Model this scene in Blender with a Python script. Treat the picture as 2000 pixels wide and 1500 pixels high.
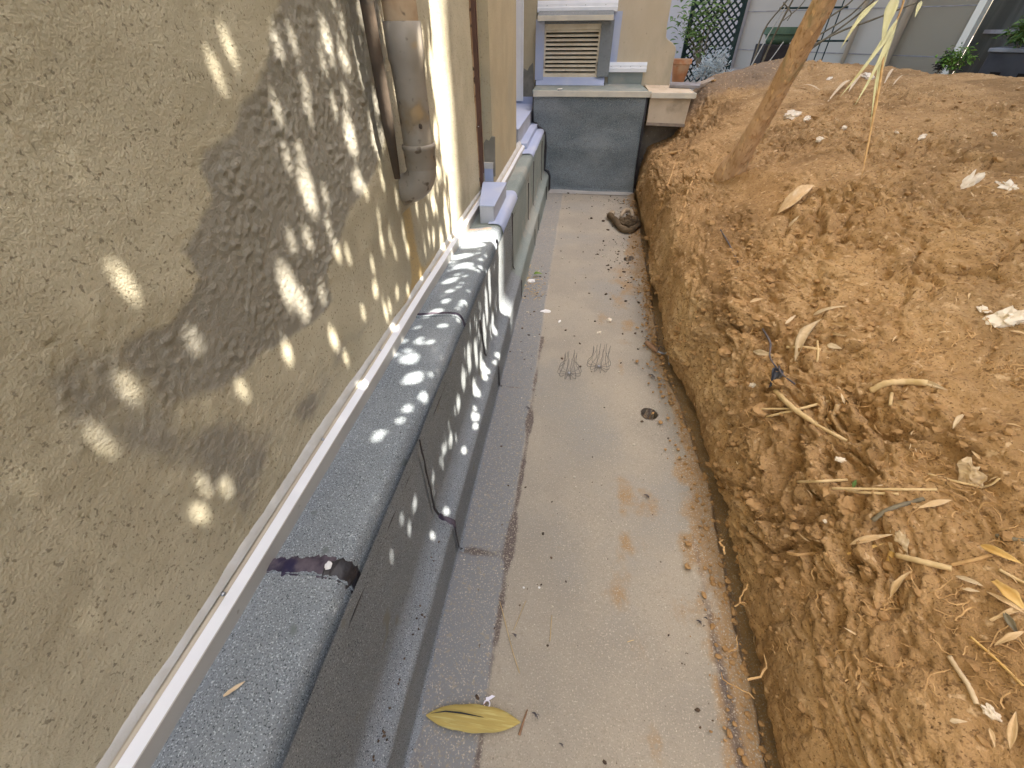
import bpy, bmesh, math, random
import numpy as np
from mathutils import Vector, Matrix
from mathutils.bvhtree import BVHTree
for o in list(bpy.data.objects): bpy.data.objects.remove(o)
sc = bpy.context.scene
rnd = random.Random(7); nrs = np.random.RandomState(5)
PI = math.pi

# ------------------------------------------------------------------ camera
FPX = 812.0; CX, CY = 1000.0, 750.0; CH = 1.5
d_ = np.array([10, 940, FPX]); d_ /= np.linalg.norm(d_)
y_ = np.array([153, -702, FPX]); y_ -= d_*(y_@d_); y_ /= np.linalg.norm(y_)
x_ = np.cross(d_, y_)
if x_[0] < 0: x_ = -x_
cam = bpy.data.objects.new('camera', bpy.data.cameras.new('camera'))
sc.collection.objects.link(cam); sc.camera = cam
cam.data.sensor_width = 36; cam.data.lens = 36*FPX/2000
cam.data.clip_start = 0.02; cam.data.clip_end = 500
right = Vector((x_[0], y_[0], -d_[0])); up = -Vector((x_[1], y_[1], -d_[1])); back = -Vector((x_[2], y_[2], -d_[2]))
R_ = Matrix((right, up, back)).transposed().to_4x4()
cam.matrix_world = Matrix.Translation((0, 0, CH)) @ R_

# ------------------------------------------------------------------ sky, sun, exposure
SUN_EL = math.radians(60); SUN_AZ = math.radians(6)      # azimuth measured from +X towards +Y
S = np.array([math.cos(SUN_EL)*math.cos(SUN_AZ), math.cos(SUN_EL)*math.sin(SUN_AZ), math.sin(SUN_EL)])
w = bpy.data.worlds.new('World'); sc.world = w; w.use_nodes = True
nt = w.node_tree; bg = nt.nodes['Background']
sky = nt.nodes.new('ShaderNodeTexSky'); sky.sky_type = 'NISHITA'; sky.sun_disc = False
sky.sun_elevation = SUN_EL; sky.sun_rotation = PI/2 - SUN_AZ
sky.air_density = 0.9; sky.dust_density = 3.0; sky.ozone_density = 1.0
tint = nt.nodes.new('ShaderNodeMix'); tint.data_type = 'RGBA'; tint.blend_type = 'MULTIPLY'; tint.inputs[0].default_value = 1; tint.inputs[7].default_value = (1, .95, .86, 1)   # warm tint on the sky light, like a white balance
nt.links.new(sky.outputs[0], tint.inputs[6]); nt.links.new(tint.outputs[2], bg.inputs[0]); bg.inputs[1].default_value = 0.15
sd = bpy.data.lights.new('sun', 'SUN'); sd.energy = 5.0; sd.angle = math.radians(0.53); sd.color = (1, .93, .82)
sun = bpy.data.objects.new('sun', sd); sc.collection.objects.link(sun)
sun.rotation_euler = Vector(-S).to_track_quat('-Z', 'Y').to_euler()
vs = sc.view_settings; vs.view_transform = 'Standard'; vs.look = 'None'; vs.gamma = 1; vs.exposure = 2.4
sc.render.engine = 'CYCLES'

# ------------------------------------------------------------------ pixel rays (2000x1500 photograph) onto real planes
def ray(u, v):
    r = np.array([u-CX, v-CY, FPX]); return np.array([r@x_, r@y_, -(r@d_)])
O_ = np.array([0, 0, CH])
def onz(u, v, z=0.): r = ray(u, v); return O_ + (z-CH)/r[2]*r
def onx(u, v, X): r = ray(u, v); return O_ + X/r[0]*r
def ony(u, v, Y): r = ray(u, v); return O_ + Y/r[1]*r
def onp(u, v, p, n): r = ray(u, v); return O_ + ((p-O_)@n)/(r@n)*r

# ------------------------------------------------------------------ noise (numpy)
_perm = np.random.RandomState(3).permutation(512)
_grad = np.random.RandomState(4).normal(size=(512, 3)); _grad /= np.linalg.norm(_grad, axis=1)[:, None]
def gnoise(p):
    p = np.asarray(p, float); i = np.floor(p).astype(int); f = p-i; u = f*f*f*(f*(f*6-15)+10)
    out = 0
    for dx in (0, 1):
        wx = u[..., 0] if dx else 1-u[..., 0]
        for dy in (0, 1):
            wy = u[..., 1] if dy else 1-u[..., 1]
            for dz in (0, 1):
                wz = u[..., 2] if dz else 1-u[..., 2]
                h = _perm[(_perm[(_perm[(i[..., 0]+dx) & 511]+i[..., 1]+dy) & 511]+i[..., 2]+dz) & 511]
                g = _grad[h]; q = f-np.array([dx, dy, dz])
                out = out+wx*wy*wz*np.sum(g*q, axis=-1)
    return out*1.5
def fbm(p, o=4, g=.5):
    a, s, t = 1., 0., 0.
    for k in range(o):
        s = s+a*gnoise(np.asarray(p)*2.03**k+k*7.3); t += a; a *= g
    return s/t
def ridged(p, o=4):
    a, s, t = 1., 0., 0.
    for k in range(o):
        s = s+a*(1-2.2*np.abs(gnoise(np.asarray(p)*2.03**k+k*3.1))); t += a; a *= .5
    return s/t
def sstep(a, b, x):
    t = np.clip((np.asarray(x, float)-a)/(b-a), 0, 1); return t*t*(3-2*t)

# ------------------------------------------------------------------ materials
MAT = {}
def gm(name, c1, c2=None, sc1=3., c3=None, sc3=.8, th3=(.5, .65), speck=None, bump=(), rough=.9, attr=None, spec=.12, metal=0., stretch=None, coat=0., nsharp=.22, trans=0.):
    """c1<->c2 by noise sc1; c3 by a broad noise; speck=(scale,colour,lo,hi)[..]; attr=three colours mixed in by the 'mask' attribute; bump=[(scale,strength,distance)]"""
    m = bpy.data.materials.new(name); m.use_nodes = True; nt = m.node_tree; L = nt.links.new
    b = nt.nodes['Principled BSDF']; b.inputs['Roughness'].default_value = rough; b.inputs['Metallic'].default_value = metal
    b.inputs['Specular IOR Level'].default_value = spec
    tc = nt.nodes.new('ShaderNodeTexCoord'); src = tc.outputs['Object']
    if stretch:
        mp = nt.nodes.new('ShaderNodeMapping'); mp.inputs['Scale'].default_value = stretch; L(src, mp.inputs[0]); src = mp.outputs[0]
    def noise(s, det=6, r=.55):
        n = nt.nodes.new('ShaderNodeTexNoise'); n.inputs['Scale'].default_value = s; n.inputs['Detail'].default_value = det
        n.inputs['Roughness'].default_value = r; L(src, n.inputs['Vector']); return n.outputs[0]
    def rng(x, a, bb):
        r = nt.nodes.new('ShaderNodeMapRange'); r.interpolation_type = 'SMOOTHSTEP'
        r.inputs[1].default_value = a; r.inputs[2].default_value = bb; L(x, r.inputs[0]); return r.outputs[0]
    def mix(f, a, c):
        x = nt.nodes.new('ShaderNodeMix'); x.data_type = 'RGBA'; L(f, x.inputs[0])
        for s_, v_ in ((x.inputs[6], a), (x.inputs[7], c)):
            if isinstance(v_, tuple): s_.default_value = (*v_[:3], 1)
            else: L(v_, s_)
        return x.outputs[2]
    def math_(op, a, bb):
        x = nt.nodes.new('ShaderNodeMath'); x.operation = op
        for k, v_ in ((0, a), (1, bb)):
            if isinstance(v_, (int, float)): x.inputs[k].default_value = v_
            else: L(v_, x.inputs[k])
        return x.outputs[0]
    col = mix(rng(noise(sc1), .36, .64), c1, c2 or c1)
    if c3: col = mix(rng(noise(sc3, 5), *th3), col, c3)
    if attr:
        at = nt.nodes.new('ShaderNodeAttribute'); at.attribute_name = 'mask'
        sp = nt.nodes.new('ShaderNodeSeparateColor'); L(at.outputs['Color'], sp.inputs[0])
        nz = noise(38, 7, .62); nz2 = math_('MULTIPLY', math_('SUBTRACT', nz, .5), 2.2)
        for k, c in enumerate(attr):
            if c is None: continue
            f = rng(math_('ADD', sp.outputs[k], math_('MULTIPLY', nz2, nsharp)), .30, .70)
            g = rng(sp.outputs[k], .03, .16)
            col = mix(math_('MULTIPLY', f, g), col, c)
    for s in (speck or ()):
        col = mix(rng(noise(s[0], 2, .5), s[2], s[3]), col, s[1])
    L(col, b.inputs['Base Color'])
    prev = None
    for s, st, dist in bump:
        bp = nt.nodes.new('ShaderNodeBump'); bp.inputs['Strength'].default_value = st; bp.inputs['Distance'].default_value = dist
        L(noise(s, 5, .6), bp.inputs['Height'])
        if prev: L(prev, bp.inputs['Normal'])
        prev = bp.outputs[0]
    if prev: L(prev, b.inputs['Normal'])
    if coat: b.inputs['Coat Weight'].default_value = coat
    if trans: b.inputs['Transmission Weight'].default_value = trans
    MAT[name] = m; return m

gm('plaster', (.54, .49, .36), (.46, .415, .30), 4., (.39, .355, .265), 1.1, (.52, .62),
   speck=[(150, (.29, .255, .185), .60, .70), (60, (.22, .19, .135), .72, .78)], bump=[(11, .08, .02), (100, .45, .005), (260, .8, .003)],
   attr=[(.31, .29, .24), (.48, .36, .18), (.12, .11, .085)], rough=.95, nsharp=.12)
gm('plaster_far', (.47, .40, .27), (.42, .36, .245), 5., (.40, .36, .26), 1.3, speck=[(120, (.34, .29, .2), .6, .7)], bump=[(80, .4, .005)], rough=.95)
gm('plaster_pink', (.52, .43, .33), (.46, .38, .29), 5., (.40, .36, .28), 1.5, speck=[(120, (.38, .31, .23), .6, .7)], bump=[(120, .5, .004)], rough=.95)
gm('mortar', (.27, .25, .21), (.20, .19, .16), 9., bump=[(30, .6, .01)], rough=.95)
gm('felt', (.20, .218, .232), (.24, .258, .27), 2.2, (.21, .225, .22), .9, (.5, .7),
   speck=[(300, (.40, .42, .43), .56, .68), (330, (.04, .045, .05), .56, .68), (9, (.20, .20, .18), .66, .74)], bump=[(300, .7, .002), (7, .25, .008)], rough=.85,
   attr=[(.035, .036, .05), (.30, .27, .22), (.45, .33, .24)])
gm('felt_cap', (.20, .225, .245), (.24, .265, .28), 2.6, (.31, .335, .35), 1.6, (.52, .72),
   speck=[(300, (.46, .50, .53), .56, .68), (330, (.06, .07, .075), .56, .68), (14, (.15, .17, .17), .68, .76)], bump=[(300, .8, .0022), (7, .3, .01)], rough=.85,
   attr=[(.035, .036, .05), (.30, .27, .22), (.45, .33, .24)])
gm('felt_far', (.20, .235, .225), (.24, .27, .255), 3., (.30, .31, .28), 1.8, speck=[(300, (.36, .39, .38), .58, .7)], bump=[(260, .4, .002), (5, .3, .012)], rough=.85,
   attr=[(.035, .036, .05), (.36, .33, .28), (.5, .36, .26)])
gm('felt_dark', (.16, .185, .20), (.21, .235, .248), 2.2, (.25, .275, .285), 1.3, speck=[(150, (.34, .38, .38), .55, .67), (170, (.03, .04, .04), .57, .68)],
   bump=[(280, .6, .002), (3, .35, .03)], rough=.88, stretch=(1, 1, 1.6))
gm('floor_felt', (.365, .325, .262), (.30, .272, .228), 2.2, (.29, .275, .245), 1.0, (.48, .62),
   speck=[(190, (.47, .42, .345), .56, .70), (230, (.25, .22, .18), .56, .72), (70, (.31, .275, .22), .58, .72), (48, (.16, .13, .1), .735, .76), (60, (.62, .57, .47), .75, .77)],
   bump=[(240, .5, .0018), (20, .35, .004)], rough=.93, attr=[(.225, .23, .235), (.33, .225, .125), (.13, .105, .095)])
gm('bitumen', (.018, .017, .02), (.03, .028, .034), 30, bump=[(60, .6, .006)], rough=.45, spec=.5)
gm('bitumen_faded', (.04, .033, .05), (.12, .10, .12), 25, (.03, .026, .06), 12, bump=[(60, .5, .004)], rough=.7)
gm('metal_white', (.80, .82, .86), (.74, .76, .80), 6, bump=[(40, .1, .001)], rough=.28, spec=.5)
gm('metal_skirt', (.46, .44, .41), (.42, .40, .375), 5, (.38, .36, .33), 2.5, speck=[(30, (.3, .28, .25), .72, .76)], rough=.45, spec=.5)
gm('metal_beige', (.50, .45, .36), (.44, .39, .31), 8, rough=.6)
gm('sealant', (.56, .56, .55), (.48, .47, .44), 14, bump=[(30, .5, .006)], rough=.7)
gm('paint_lilac', (.36, .42, .60), (.39, .44, .61), 5, (.44, .48, .60), 3., bump=[(60, .25, .003)], rough=.55, spec=.5)
gm('paint_lilac_side', (.40, .42, .48), (.36, .38, .43), 6, bump=[(60, .3, .003)], rough=.6)
gm('brown_strip', (.13, .065, .045), (.10, .05, .035), 6, rough=.5, spec=.4)
gm('pvc_grey', (.27, .235, .185), (.31, .27, .22), 9, (.22, .16, .09), 6., (.50, .66), speck=[(30, (.12, .09, .06), .62, .72), (12, (.36, .25, .13), .60, .72)], bump=[(30, .12, .002)], rough=.5, spec=.4)
gm('pipe_rust', (.42, .27, .15), (.33, .21, .12), 7, (.50, .37, .24), 5, speck=[(22, (.08, .06, .045), .57, .66)], bump=[(25, .5, .006)], rough=.8)
gm('pipe_old', (.07, .055, .042), (.11, .082, .06), 8, speck=[(30, (.06, .05, .04), .6, .7)], bump=[(30, .5, .005)], rough=.85)
gm('beige_wall', (.52, .44, .32), (.58, .50, .38), 2.4, (.40, .35, .26), 1.7, (.50, .66), speck=[(50, (.38, .32, .24), .66, .74)], bump=[(50, .25, .004), (8, .2, .02)], rough=.92, stretch=(1, 1, .5))
gm('concrete_pale', (.55, .45, .33), (.62, .52, .40), 5, (.42, .34, .25), 3, (.56, .68), speck=[(26, (.22, .17, .12), .70, .75)], bump=[(50, .3, .004)], rough=.9)
gm('concrete_dark', (.17, .145, .115), (.12, .10, .08), 6, speck=[(50, (.25, .22, .17), .65, .72)], bump=[(30, .6, .01)], rough=.95)
gm('trim_cream', (.66, .62, .52), (.58, .55, .47), 7, bump=[(30, .15, .003)], rough=.6)
gm('louvre_paint', (.74, .66, .52), (.64, .55, .41), 8, (.22, .15, .10), 6, (.60, .68), bump=[(50, .3, .002)], rough=.7)
gm('louvre_dark', (.015, .012, .01), rough=.9)
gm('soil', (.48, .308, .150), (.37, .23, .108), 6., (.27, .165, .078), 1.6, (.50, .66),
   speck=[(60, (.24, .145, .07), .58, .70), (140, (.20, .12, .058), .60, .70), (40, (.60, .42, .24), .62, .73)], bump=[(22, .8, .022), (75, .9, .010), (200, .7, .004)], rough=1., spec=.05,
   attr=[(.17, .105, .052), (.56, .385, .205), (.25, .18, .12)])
gm('clod', (.41, .255, .12), (.33, .20, .09), 30., bump=[(120, .7, .004)], rough=1., spec=.1)
gm('crumb_dark', (.06, .045, .035), (.13, .09, .06), 60, rough=1.)
gm('crumb_pale', (.62, .56, .46), (.45, .40, .32), 60, rough=1.)
gm('root', (.56, .36, .17), (.44, .27, .12), 40., rough=.9)
gm('straw', (.66, .50, .28), (.55, .40, .20), 30., stretch=(1, 1, 1), rough=.7)
gm('dry_leaf', (.63, .46, .27), (.54, .37, .20), 40., (.70, .56, .38), 20, bump=[(200, .4, .001)], rough=.65)
gm('dry_leaf_pale', (.66, .53, .36), (.55, .42, .27), 40., bump=[(200, .4, .001)], rough=.65)
gm('leaf_gold', (.60, .37, .12), (.68, .48, .20), 20., rough=.5)
gm('bamboo_leaf', (.44, .34, .11), (.40, .31, .10), 14., (.50, .42, .16), 12, stretch=(1, 14, 1), bump=[(90, .3, .0006)], rough=.55)
gm('leaf_crack', (.03, .035, .045), rough=.7)
gm('leaf_yellow', (.56, .54, .30), (.48, .46, .26), 14, (.42, .36, .16), 8, rough=.5)
gm('leaf_green', (.09, .16, .045), (.13, .20, .06), 12, rough=.5)
gm('leaf_bright', (.17, .28, .05), (.10, .19, .035), 12, rough=.45)
gm('leaf_silver', (.42, .48, .50), (.30, .36, .38), 12, rough=.8)
gm('leaf_dark', (.03, .055, .03), (.05, .08, .04), 12, rough=.6)
gm('stem_grey', (.22, .19, .13), (.15, .13, .095), 14, rough=.7)
gm('stem_pale', (.62, .62, .60), (.5, .49, .45), 14, rough=.6)
gm('bark', (.58, .39, .235), (.46, .30, .17), 14, (.36, .28, .16), 9., (.56, .68), speck=[(70, (.36, .22, .11), .55, .70), (50, (.68, .46, .25), .60, .72)],
   bump=[(40, .9, .012), (130, .7, .005)], rough=.95, stretch=(1, 1, .35))
gm('stone_white', (.78, .70, .58), (.64, .54, .42), 30, (.50, .36, .22), 16, (.56, .66), bump=[(60, .6, .006)], rough=.9)
gm('white_bit', (.80, .80, .80), (.72, .70, .68), 40, rough=.6)
gm('plastic_white', (.78, .76, .86), rough=.35, spec=.5)
gm('wire', (.11, .11, .12), (.16, .15, .15), 40, rough=.4, metal=.6)
gm('wood_grip', (.33, .20, .12), (.25, .14, .08), 30, rough=.6)
gm('steel', (.35, .36, .38), rough=.35, metal=.8)
gm('black_plastic', (.018, .02, .028), (.03, .032, .045), 20, rough=.4, spec=.5)
gm('twig_dark', (.10, .09, .10), (.15, .13, .13), 40, rough=.8)
gm('cloth_brown', (.16, .115, .07), (.09, .065, .04), 12, (.24, .18, .12), 7, bump=[(90, .6, .004)], rough=.95)
gm('cloth_pale', (.42, .34, .24), (.34, .27, .19), 20, bump=[(90, .5, .003)], rough=.95)
gm('terracotta', (.50, .24, .125), (.44, .21, .11), 8, (.50, .33, .21), 6, bump=[(40, .2, .002)], rough=.85)
gm('pot_green', (.075, .125, .08), (.10, .15, .10), 5, rough=.6)
gm('box_dark', (.03, .026, .026), (.045, .038, .036), 8, rough=.7)
gm('planter_grey', (.045, .045, .05), (.06, .06, .065), 5, rough=.5)
gm('planter_rim', (.25, .25, .26), (.18, .18, .19), 5, rough=.5)
gm('trellis_green', (.018, .035, .035), (.03, .05, .045), 10, rough=.6)
gm('facade', (.42, .375, .32), (.39, .35, .30), 1.2, (.45, .41, .35), .5, bump=[(40, .1, .003)], rough=.9)
gm('facade_warm', (.52, .46, .355), (.48, .42, .325), 1.2, bump=[(40, .1, .003)], rough=.9)
gm('facade_lilac', (.42, .38, .37), (.38, .35, .34), 1.2, rough=.9)
gm('conduit', (.55, .46, .36), (.50, .42, .33), 4, rough=.6)
gm('frame_white', (.74, .70, .60), rough=.5)
gm('pane_dark', (.035, .04, .038), (.08, .085, .08), 2.5, rough=.12, spec=.6, stretch=(3, 3, .4))
gm('tile', (.42, .16, .09), rough=.9)
gm('courtyard', (.28, .25, .21), (.24, .21, .18), 2, bump=[(40, .3, .01)], rough=.95)
gm('stone_flat', (.34, .28, .22), (.26, .21, .17), 20, bump=[(60, .4, .003)], rough=.9)
gm('weather_grey', (.30, .29, .30), (.22, .2, .2), 9, rough=.6)

# ------------------------------------------------------------------ object helpers
def link(o, parent=None):
    sc.collection.objects.link(o)
    if parent is not None: o.parent = parent
    return o
def tag(o, label=None, cat=None, group=None, kind=None):
    if label: o['label'] = label
    if cat: o['category'] = cat
    if group: o['group'] = group
    if kind: o['kind'] = kind
    return o
def thing(name, loc, label, cat, group=None):
    o = bpy.data.objects.new(name, None); o.empty_display_size = .1; link(o); o.location = tuple(float(c) for c in loc)
    return tag(o, label, cat, group)
def grid_mesh(name, V, mat, parent=None, mask=None, flip=False, closed=False, smooth=True):
    """V: (n,m,3) array of points"""
    n, m = V.shape[:2]; me = bpy.data.meshes.new(name)
    idx = np.arange(n*m).reshape(n, m)
    if closed: a, b, c, d = idx[:-1], np.roll(idx, -1, 1)[:-1], np.roll(idx, -1, 1)[1:], idx[1:]
    else: a, b, c, d = idx[:-1, :-1], idx[:-1, 1:], idx[1:, 1:], idx[1:, :-1]
    F = np.stack([a, b, c, d] if not flip else [a, d, c, b], -1).reshape(-1, 4)
    me.vertices.add(n*m); me.vertices.foreach_set('co', V.reshape(-1).astype(np.float32))
    me.loops.add(F.size); me.loops.foreach_set('vertex_index', F.reshape(-1).astype(np.int32))
    me.polygons.add(len(F)); me.polygons.foreach_set('loop_start', (np.arange(len(F))*4).astype(np.int32))
    try: me.polygons.foreach_set('loop_total', np.full(len(F), 4, np.int32))
    except Exception: pass
    me.polygons.foreach_set('use_smooth', np.full(len(F), smooth))
    me.update(calc_edges=True); me.validate()
    if mask is not None:
        at = me.color_attributes.new('mask', 'FLOAT_COLOR', 'POINT')
        col = np.ones((n*m, 4), np.float32); col[:, :3] = mask.reshape(-1, 3); at.data.foreach_set('color', col.reshape(-1))
    me.materials.append(MAT[mat]); return link(bpy.data.objects.new(name, me), parent)
class MB:
    def __init__(s): s.v = []; s.f = []
    def add(s, vs_, fs):
        k = len(s.v); s.v += [tuple(float(c) for c in p) for p in vs_]; s.f += [tuple(i+k for i in f) for f in fs]; return s
    def box(s, a, b):
        x0, y0, z0 = a; x1, y1, z1 = b
        return s.add([(x0, y0, z0), (x1, y0, z0), (x1, y1, z0), (x0, y1, z0), (x0, y0, z1), (x1, y0, z1), (x1, y1, z1), (x0, y1, z1)],
                     [(0, 3, 2, 1), (4, 5, 6, 7), (0, 1, 5, 4), (1, 2, 6, 5), (2, 3, 7, 6), (3, 0, 4, 7)])
    def hexa(s, p):
        return s.add(p, [(0, 3, 2, 1), (4, 5, 6, 7), (0, 1, 5, 4), (1, 2, 6, 5), (2, 3, 7, 6), (3, 0, 4, 7)])
    def extrude(s, poly, vec):
        n = len(poly); P = [np.array(p, float) for p in poly]; Q = [p+np.array(vec, float) for p in P]
        return s.add(P+Q, [tuple(range(n))[::-1], tuple(range(n, 2*n))]+[(i, (i+1) % n, n+(i+1) % n, n+i) for i in range(n)])
    def tube(s, pts, rad, n=8, cap=True):
        P = [Vector(tuple(float(c) for c in p)) for p in pts]; m = len(P)
        if isinstance(rad, (int, float)): rad = [rad]*m
        t0 = (P[1]-P[0]).normalized(); a = t0.orthogonal().normalized(); vs_ = []
        for i in range(m):
            t = (P[min(i+1, m-1)]-P[max(i-1, 0)]).normalized(); a = (a-t*a.dot(t)).normalized(); b = t.cross(a)
            for k in range(n):
                q = 2*PI*k/n; vs_.append(P[i]+(a*math.cos(q)+b*math.sin(q))*rad[i])
        fs = [(i*n+k, i*n+(k+1) % n, (i+1)*n+(k+1) % n, (i+1)*n+k) for i in range(m-1) for k in range(n)]
        if cap: fs += [tuple(range(n))[::-1], tuple((m-1)*n+k for k in range(n))]
        return s.add(vs_, fs)
    def lathe(s, prof, c=(0, 0, 0), n=24, cap=True):
        vs_ = [(c[0]+r*math.cos(2*PI*k/n), c[1]+r*math.sin(2*PI*k/n), c[2]+z) for r, z in prof for k in range(n)]
        fs = [(i*n+k, i*n+(k+1) % n, (i+1)*n+(k+1) % n, (i+1)*n+k) for i in range(len(prof)-1) for k in range(n)]
        if cap: fs += [tuple(range(n))[::-1], tuple((len(prof)-1)*n+k for k in range(n))]
        return s.add(vs_, fs)
    def blob(s, c, r, seed=0, rough=.25, freq=1.6, flat=1., sub=2):
        bm = bmesh.new(); bmesh.ops.create_icosphere(bm, subdivisions=sub, radius=1); V = np.array([v.co[:] for v in bm.verts])
        F = [tuple(v.index for v in f.verts) for f in bm.faces]; bm.free()
        k = 1+rough*fbm(V*freq+seed*13.7, 3)*2; V = V*k[:, None]; V = np.round(V*3.2)/3.2*.35+V*.65
        if isinstance(r, (int, float)): r = (r, r, r*flat)
        V = V*np.array(r); a = (seed*2.4) % 6.28; ca, sa = math.cos(a), math.sin(a)
        V = np.stack([V[:, 0]*ca-V[:, 1]*sa, V[:, 0]*sa+V[:, 1]*ca, V[:, 2]], -1)+np.array(c); return s.add(V, F)
    def build(s, name, mat, parent=None, smooth=False, bevel=0, org=None):
        me = bpy.data.meshes.new(name); V = np.array(s.v)
        if org is not None: V = V-np.array(org)
        me.from_pydata([tuple(v) for v in V], [], s.f); me.materials.append(MAT[mat])
        if smooth: me.polygons.foreach_set('use_smooth', [True]*len(me.polygons))
        me.update(); o = link(bpy.data.objects.new(name, me), parent)
        if parent is not None and org is None: o.matrix_parent_inverse = Matrix.Translation(-Vector(parent.location)) if parent.type == 'EMPTY' and parent.parent is None else Matrix()
        if org is not None and parent is None: o.location = tuple(float(c) for c in org)
        if bevel:
            b = o.modifiers.new('bevel', 'BEVEL'); b.width = bevel; b.segments = 2; b.limit_method = 'ANGLE'
        return o
def fixp(o, parent):        # mesh written in world coordinates, parented to an Empty that stands elsewhere
    o.parent = parent; o.matrix_parent_inverse = Matrix.Translation(-Vector(parent.location)); return o
def sub(o, parent_mesh, root):   # sub-part whose mesh is in world coordinates
    o.parent = parent_mesh; o.matrix_parent_inverse = Matrix(); return o
def ub(mb, name, mat, root, smooth=False, bevel=0): return mb.build(name, mat, root, smooth, bevel)
def spl(pts, n):            # smooth interpolation of a polyline (Catmull-Rom)
    P = [np.array(p, float) for p in pts]; P = [2*P[0]-P[1]]+P+[2*P[-1]-P[-2]]; out = []
    m = len(P)-3
    for i in range(n):
        t = i/(n-1)*m; k = min(int(t), m-1); t -= k; a, b, c, d = P[k:k+4]
        out.append(.5*((2*b)+(c-a)*t+(2*a-5*b+4*c-d)*t*t+(3*b-a-3*c+d)*t**3))
    return out

# ================================================================== THE SETTING
# ---- trench floor with two drain holes
xbf = lambda Yv: np.interp(Yv, [-1, 0, .3, .8, 1.1, 1.6, 2.1, 2.4, 3, 3.5, 4.4, 5, 5.3, 5.6, 8], [.66, .66, .655, .668, .69, .655, .60, .612, .632, .648, .665, .68, .70, .90, .95])
HOLES = [(onz(1268, 808), .041), (onz(1228, 506), .040)]
xs = np.linspace(-.42, .95, 200); ys = np.concatenate([np.linspace(-.6, 2.6, 460), np.linspace(2.607, 6.0, 330)])
X, Y = np.meshgrid(xs, ys)
P0 = np.stack([X, Y, 0*X], -1)
Z = .004*fbm(P0*1.7, 3)+.0012*fbm(P0*9, 2)
lapx = -.143+.006*fbm(np.stack([Y*2, Y*0, Y*0], -1), 3)
Z += .0035*(1-sstep(-.004, .004, X-lapx))                       # overlapping strip along the upstand
Z += .003*(1-sstep(-.004, .004, np.abs(X-.58-.02*np.sin(Y*1.3))-.0))*0
dirtx = np.interp(Y, [-.5, .3, .8, 1.3, 2.0, 2.8, 3.5, 4.4, 6], [.50, .50, .48, .53, .57, .52, .44, .56, .58])+.03*fbm(np.stack([Y*3, Y*0+3, Y*0], -1), 4)
Z += sstep(0, .06, X-dirtx-.01)*(.006+.010*(fbm(P0*14, 4)+.3)+.006*sstep(.05, .16, X-dirtx)+.006*np.maximum(fbm(P0*40, 2), 0))
Z -= .075*sstep(0, .035, X-(xbf(Y)-.030+.016*fbm(P0*7, 3)))
mask = np.zeros(X.shape+(3,)); n1 = fbm(P0*2.3, 4); n2 = fbm(P0*6, 4); n3 = fbm(P0*1.1+9, 3)
mask[..., 0] = np.clip((1-sstep(-.02, .03, X-lapx))*(.85-.3*sstep(1.5, 3.5, Y))+.15*sstep(.1, .3, -n3)*(1-sstep(1.2, 2.2, Y)) +.10*(1-sstep(.1, .9, Y)), 0, 1)
ora = .62*np.exp(-((X-.36)**2)/.045)*sstep(-.25, .35, fbm(np.stack([X*7, Y*1.6, X*0], -1), 4))*(1-sstep(2.4, 3.4, Y))+.30*np.exp(-((X-.02)**2)/.004)*(fbm(np.stack([X*9, Y*1.2, X*0+4], -1), 3) > .0)+np.exp(-((X-.34)**2)/.02)*np.exp(-((Y-.75)**2)/.25)*.62+np.exp(-((X-.4)**2)/.03)*np.exp(-((Y-2.9)**2)/.5)*.9+np.exp(-((X-lapx-.02)**2)/.0012)*np.exp(-((Y-2.0)**2)/.6)*.6
mask[..., 1] = np.clip(ora*(.42+.9*n2)+sstep(-.03, .09, X-dirtx+.03*n2)*(.62+.5*n2+.5*fbm(P0*18, 3)), 0, 1)
drk = np.exp(-((X-lapx-.012)**2)/.00022)*(.60+.5*n2)*(Y < 2.2)*(Y > -.5)
for (sx, sy, rx, ry, a) in [(-.25, .742, .09, .022, .75), (-.135, .80, .04, .10, .55), (-.13, 1.45, .03, .08, .5), (-.235, 1.685, .08, .008, .6), (-.29, .12, .03, .2, .45),
                            (.56, .75, .02, .5, .38), (.57, .3, .03, .4, .40), (-.03, .05, .12, .03, .35), (.2, .33, .25, .004, .35), (.12, 1.2, .004, .5, .22), (.30, 1.0, .003, .8, .2), (.18, 2.9, .3, .005, .25), (.2, .1, .02, .5, .12), (.5, 3.42, .12, .14, .4)]:
    drk = drk+a*np.exp(-((X-sx)/rx)**2-((Y-sy)/ry)**2)
chn = sstep(-.03, .02, X-(xbf(Y)-.06+.04*n2)); mask[..., 1] = np.maximum(mask[..., 1], chn)
mask[..., 2] = np.clip(drk+.22*n2*sstep(.05, .3, drk), 0, 1)*(1-chn)
for c, r in HOLES:
    dx, dy = X-c[0], Y-c[1]; rr = np.hypot(dx, dy); rw = r*(1+.04*np.sin(3*np.arctan2(dy, dx)+1))
    cell = .008; near = (rr > rw-cell) & (rr < rw+cell*.9); k = np.where(near, rw/np.maximum(rr, 1e-6), 1); inner = rr < rw-.0005
    X = np.where(near, c[0]+dx*k, X); Y = np.where(near, c[1]+dy*k, Y)
    Z = np.where(inner & ~near, -.16, Z); Z = Z-.006*np.exp(-((rr-rw)/.012)**2)*(rr > rw)
    mask[..., 2] = np.maximum(mask[..., 2], .9*np.exp(-((rr-rw)/.006)**2))
    mask[..., 1] = np.where(inner, .6, mask[..., 1])
floor = grid_mesh('trench_floor', np.stack([X, Y, Z], -1), 'floor_felt', mask=mask, flip=True)
floor.data.flip_normals() if False else None
tag(floor, 'dusty beige bitumen sheet on the trench floor', kind='structure')
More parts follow.
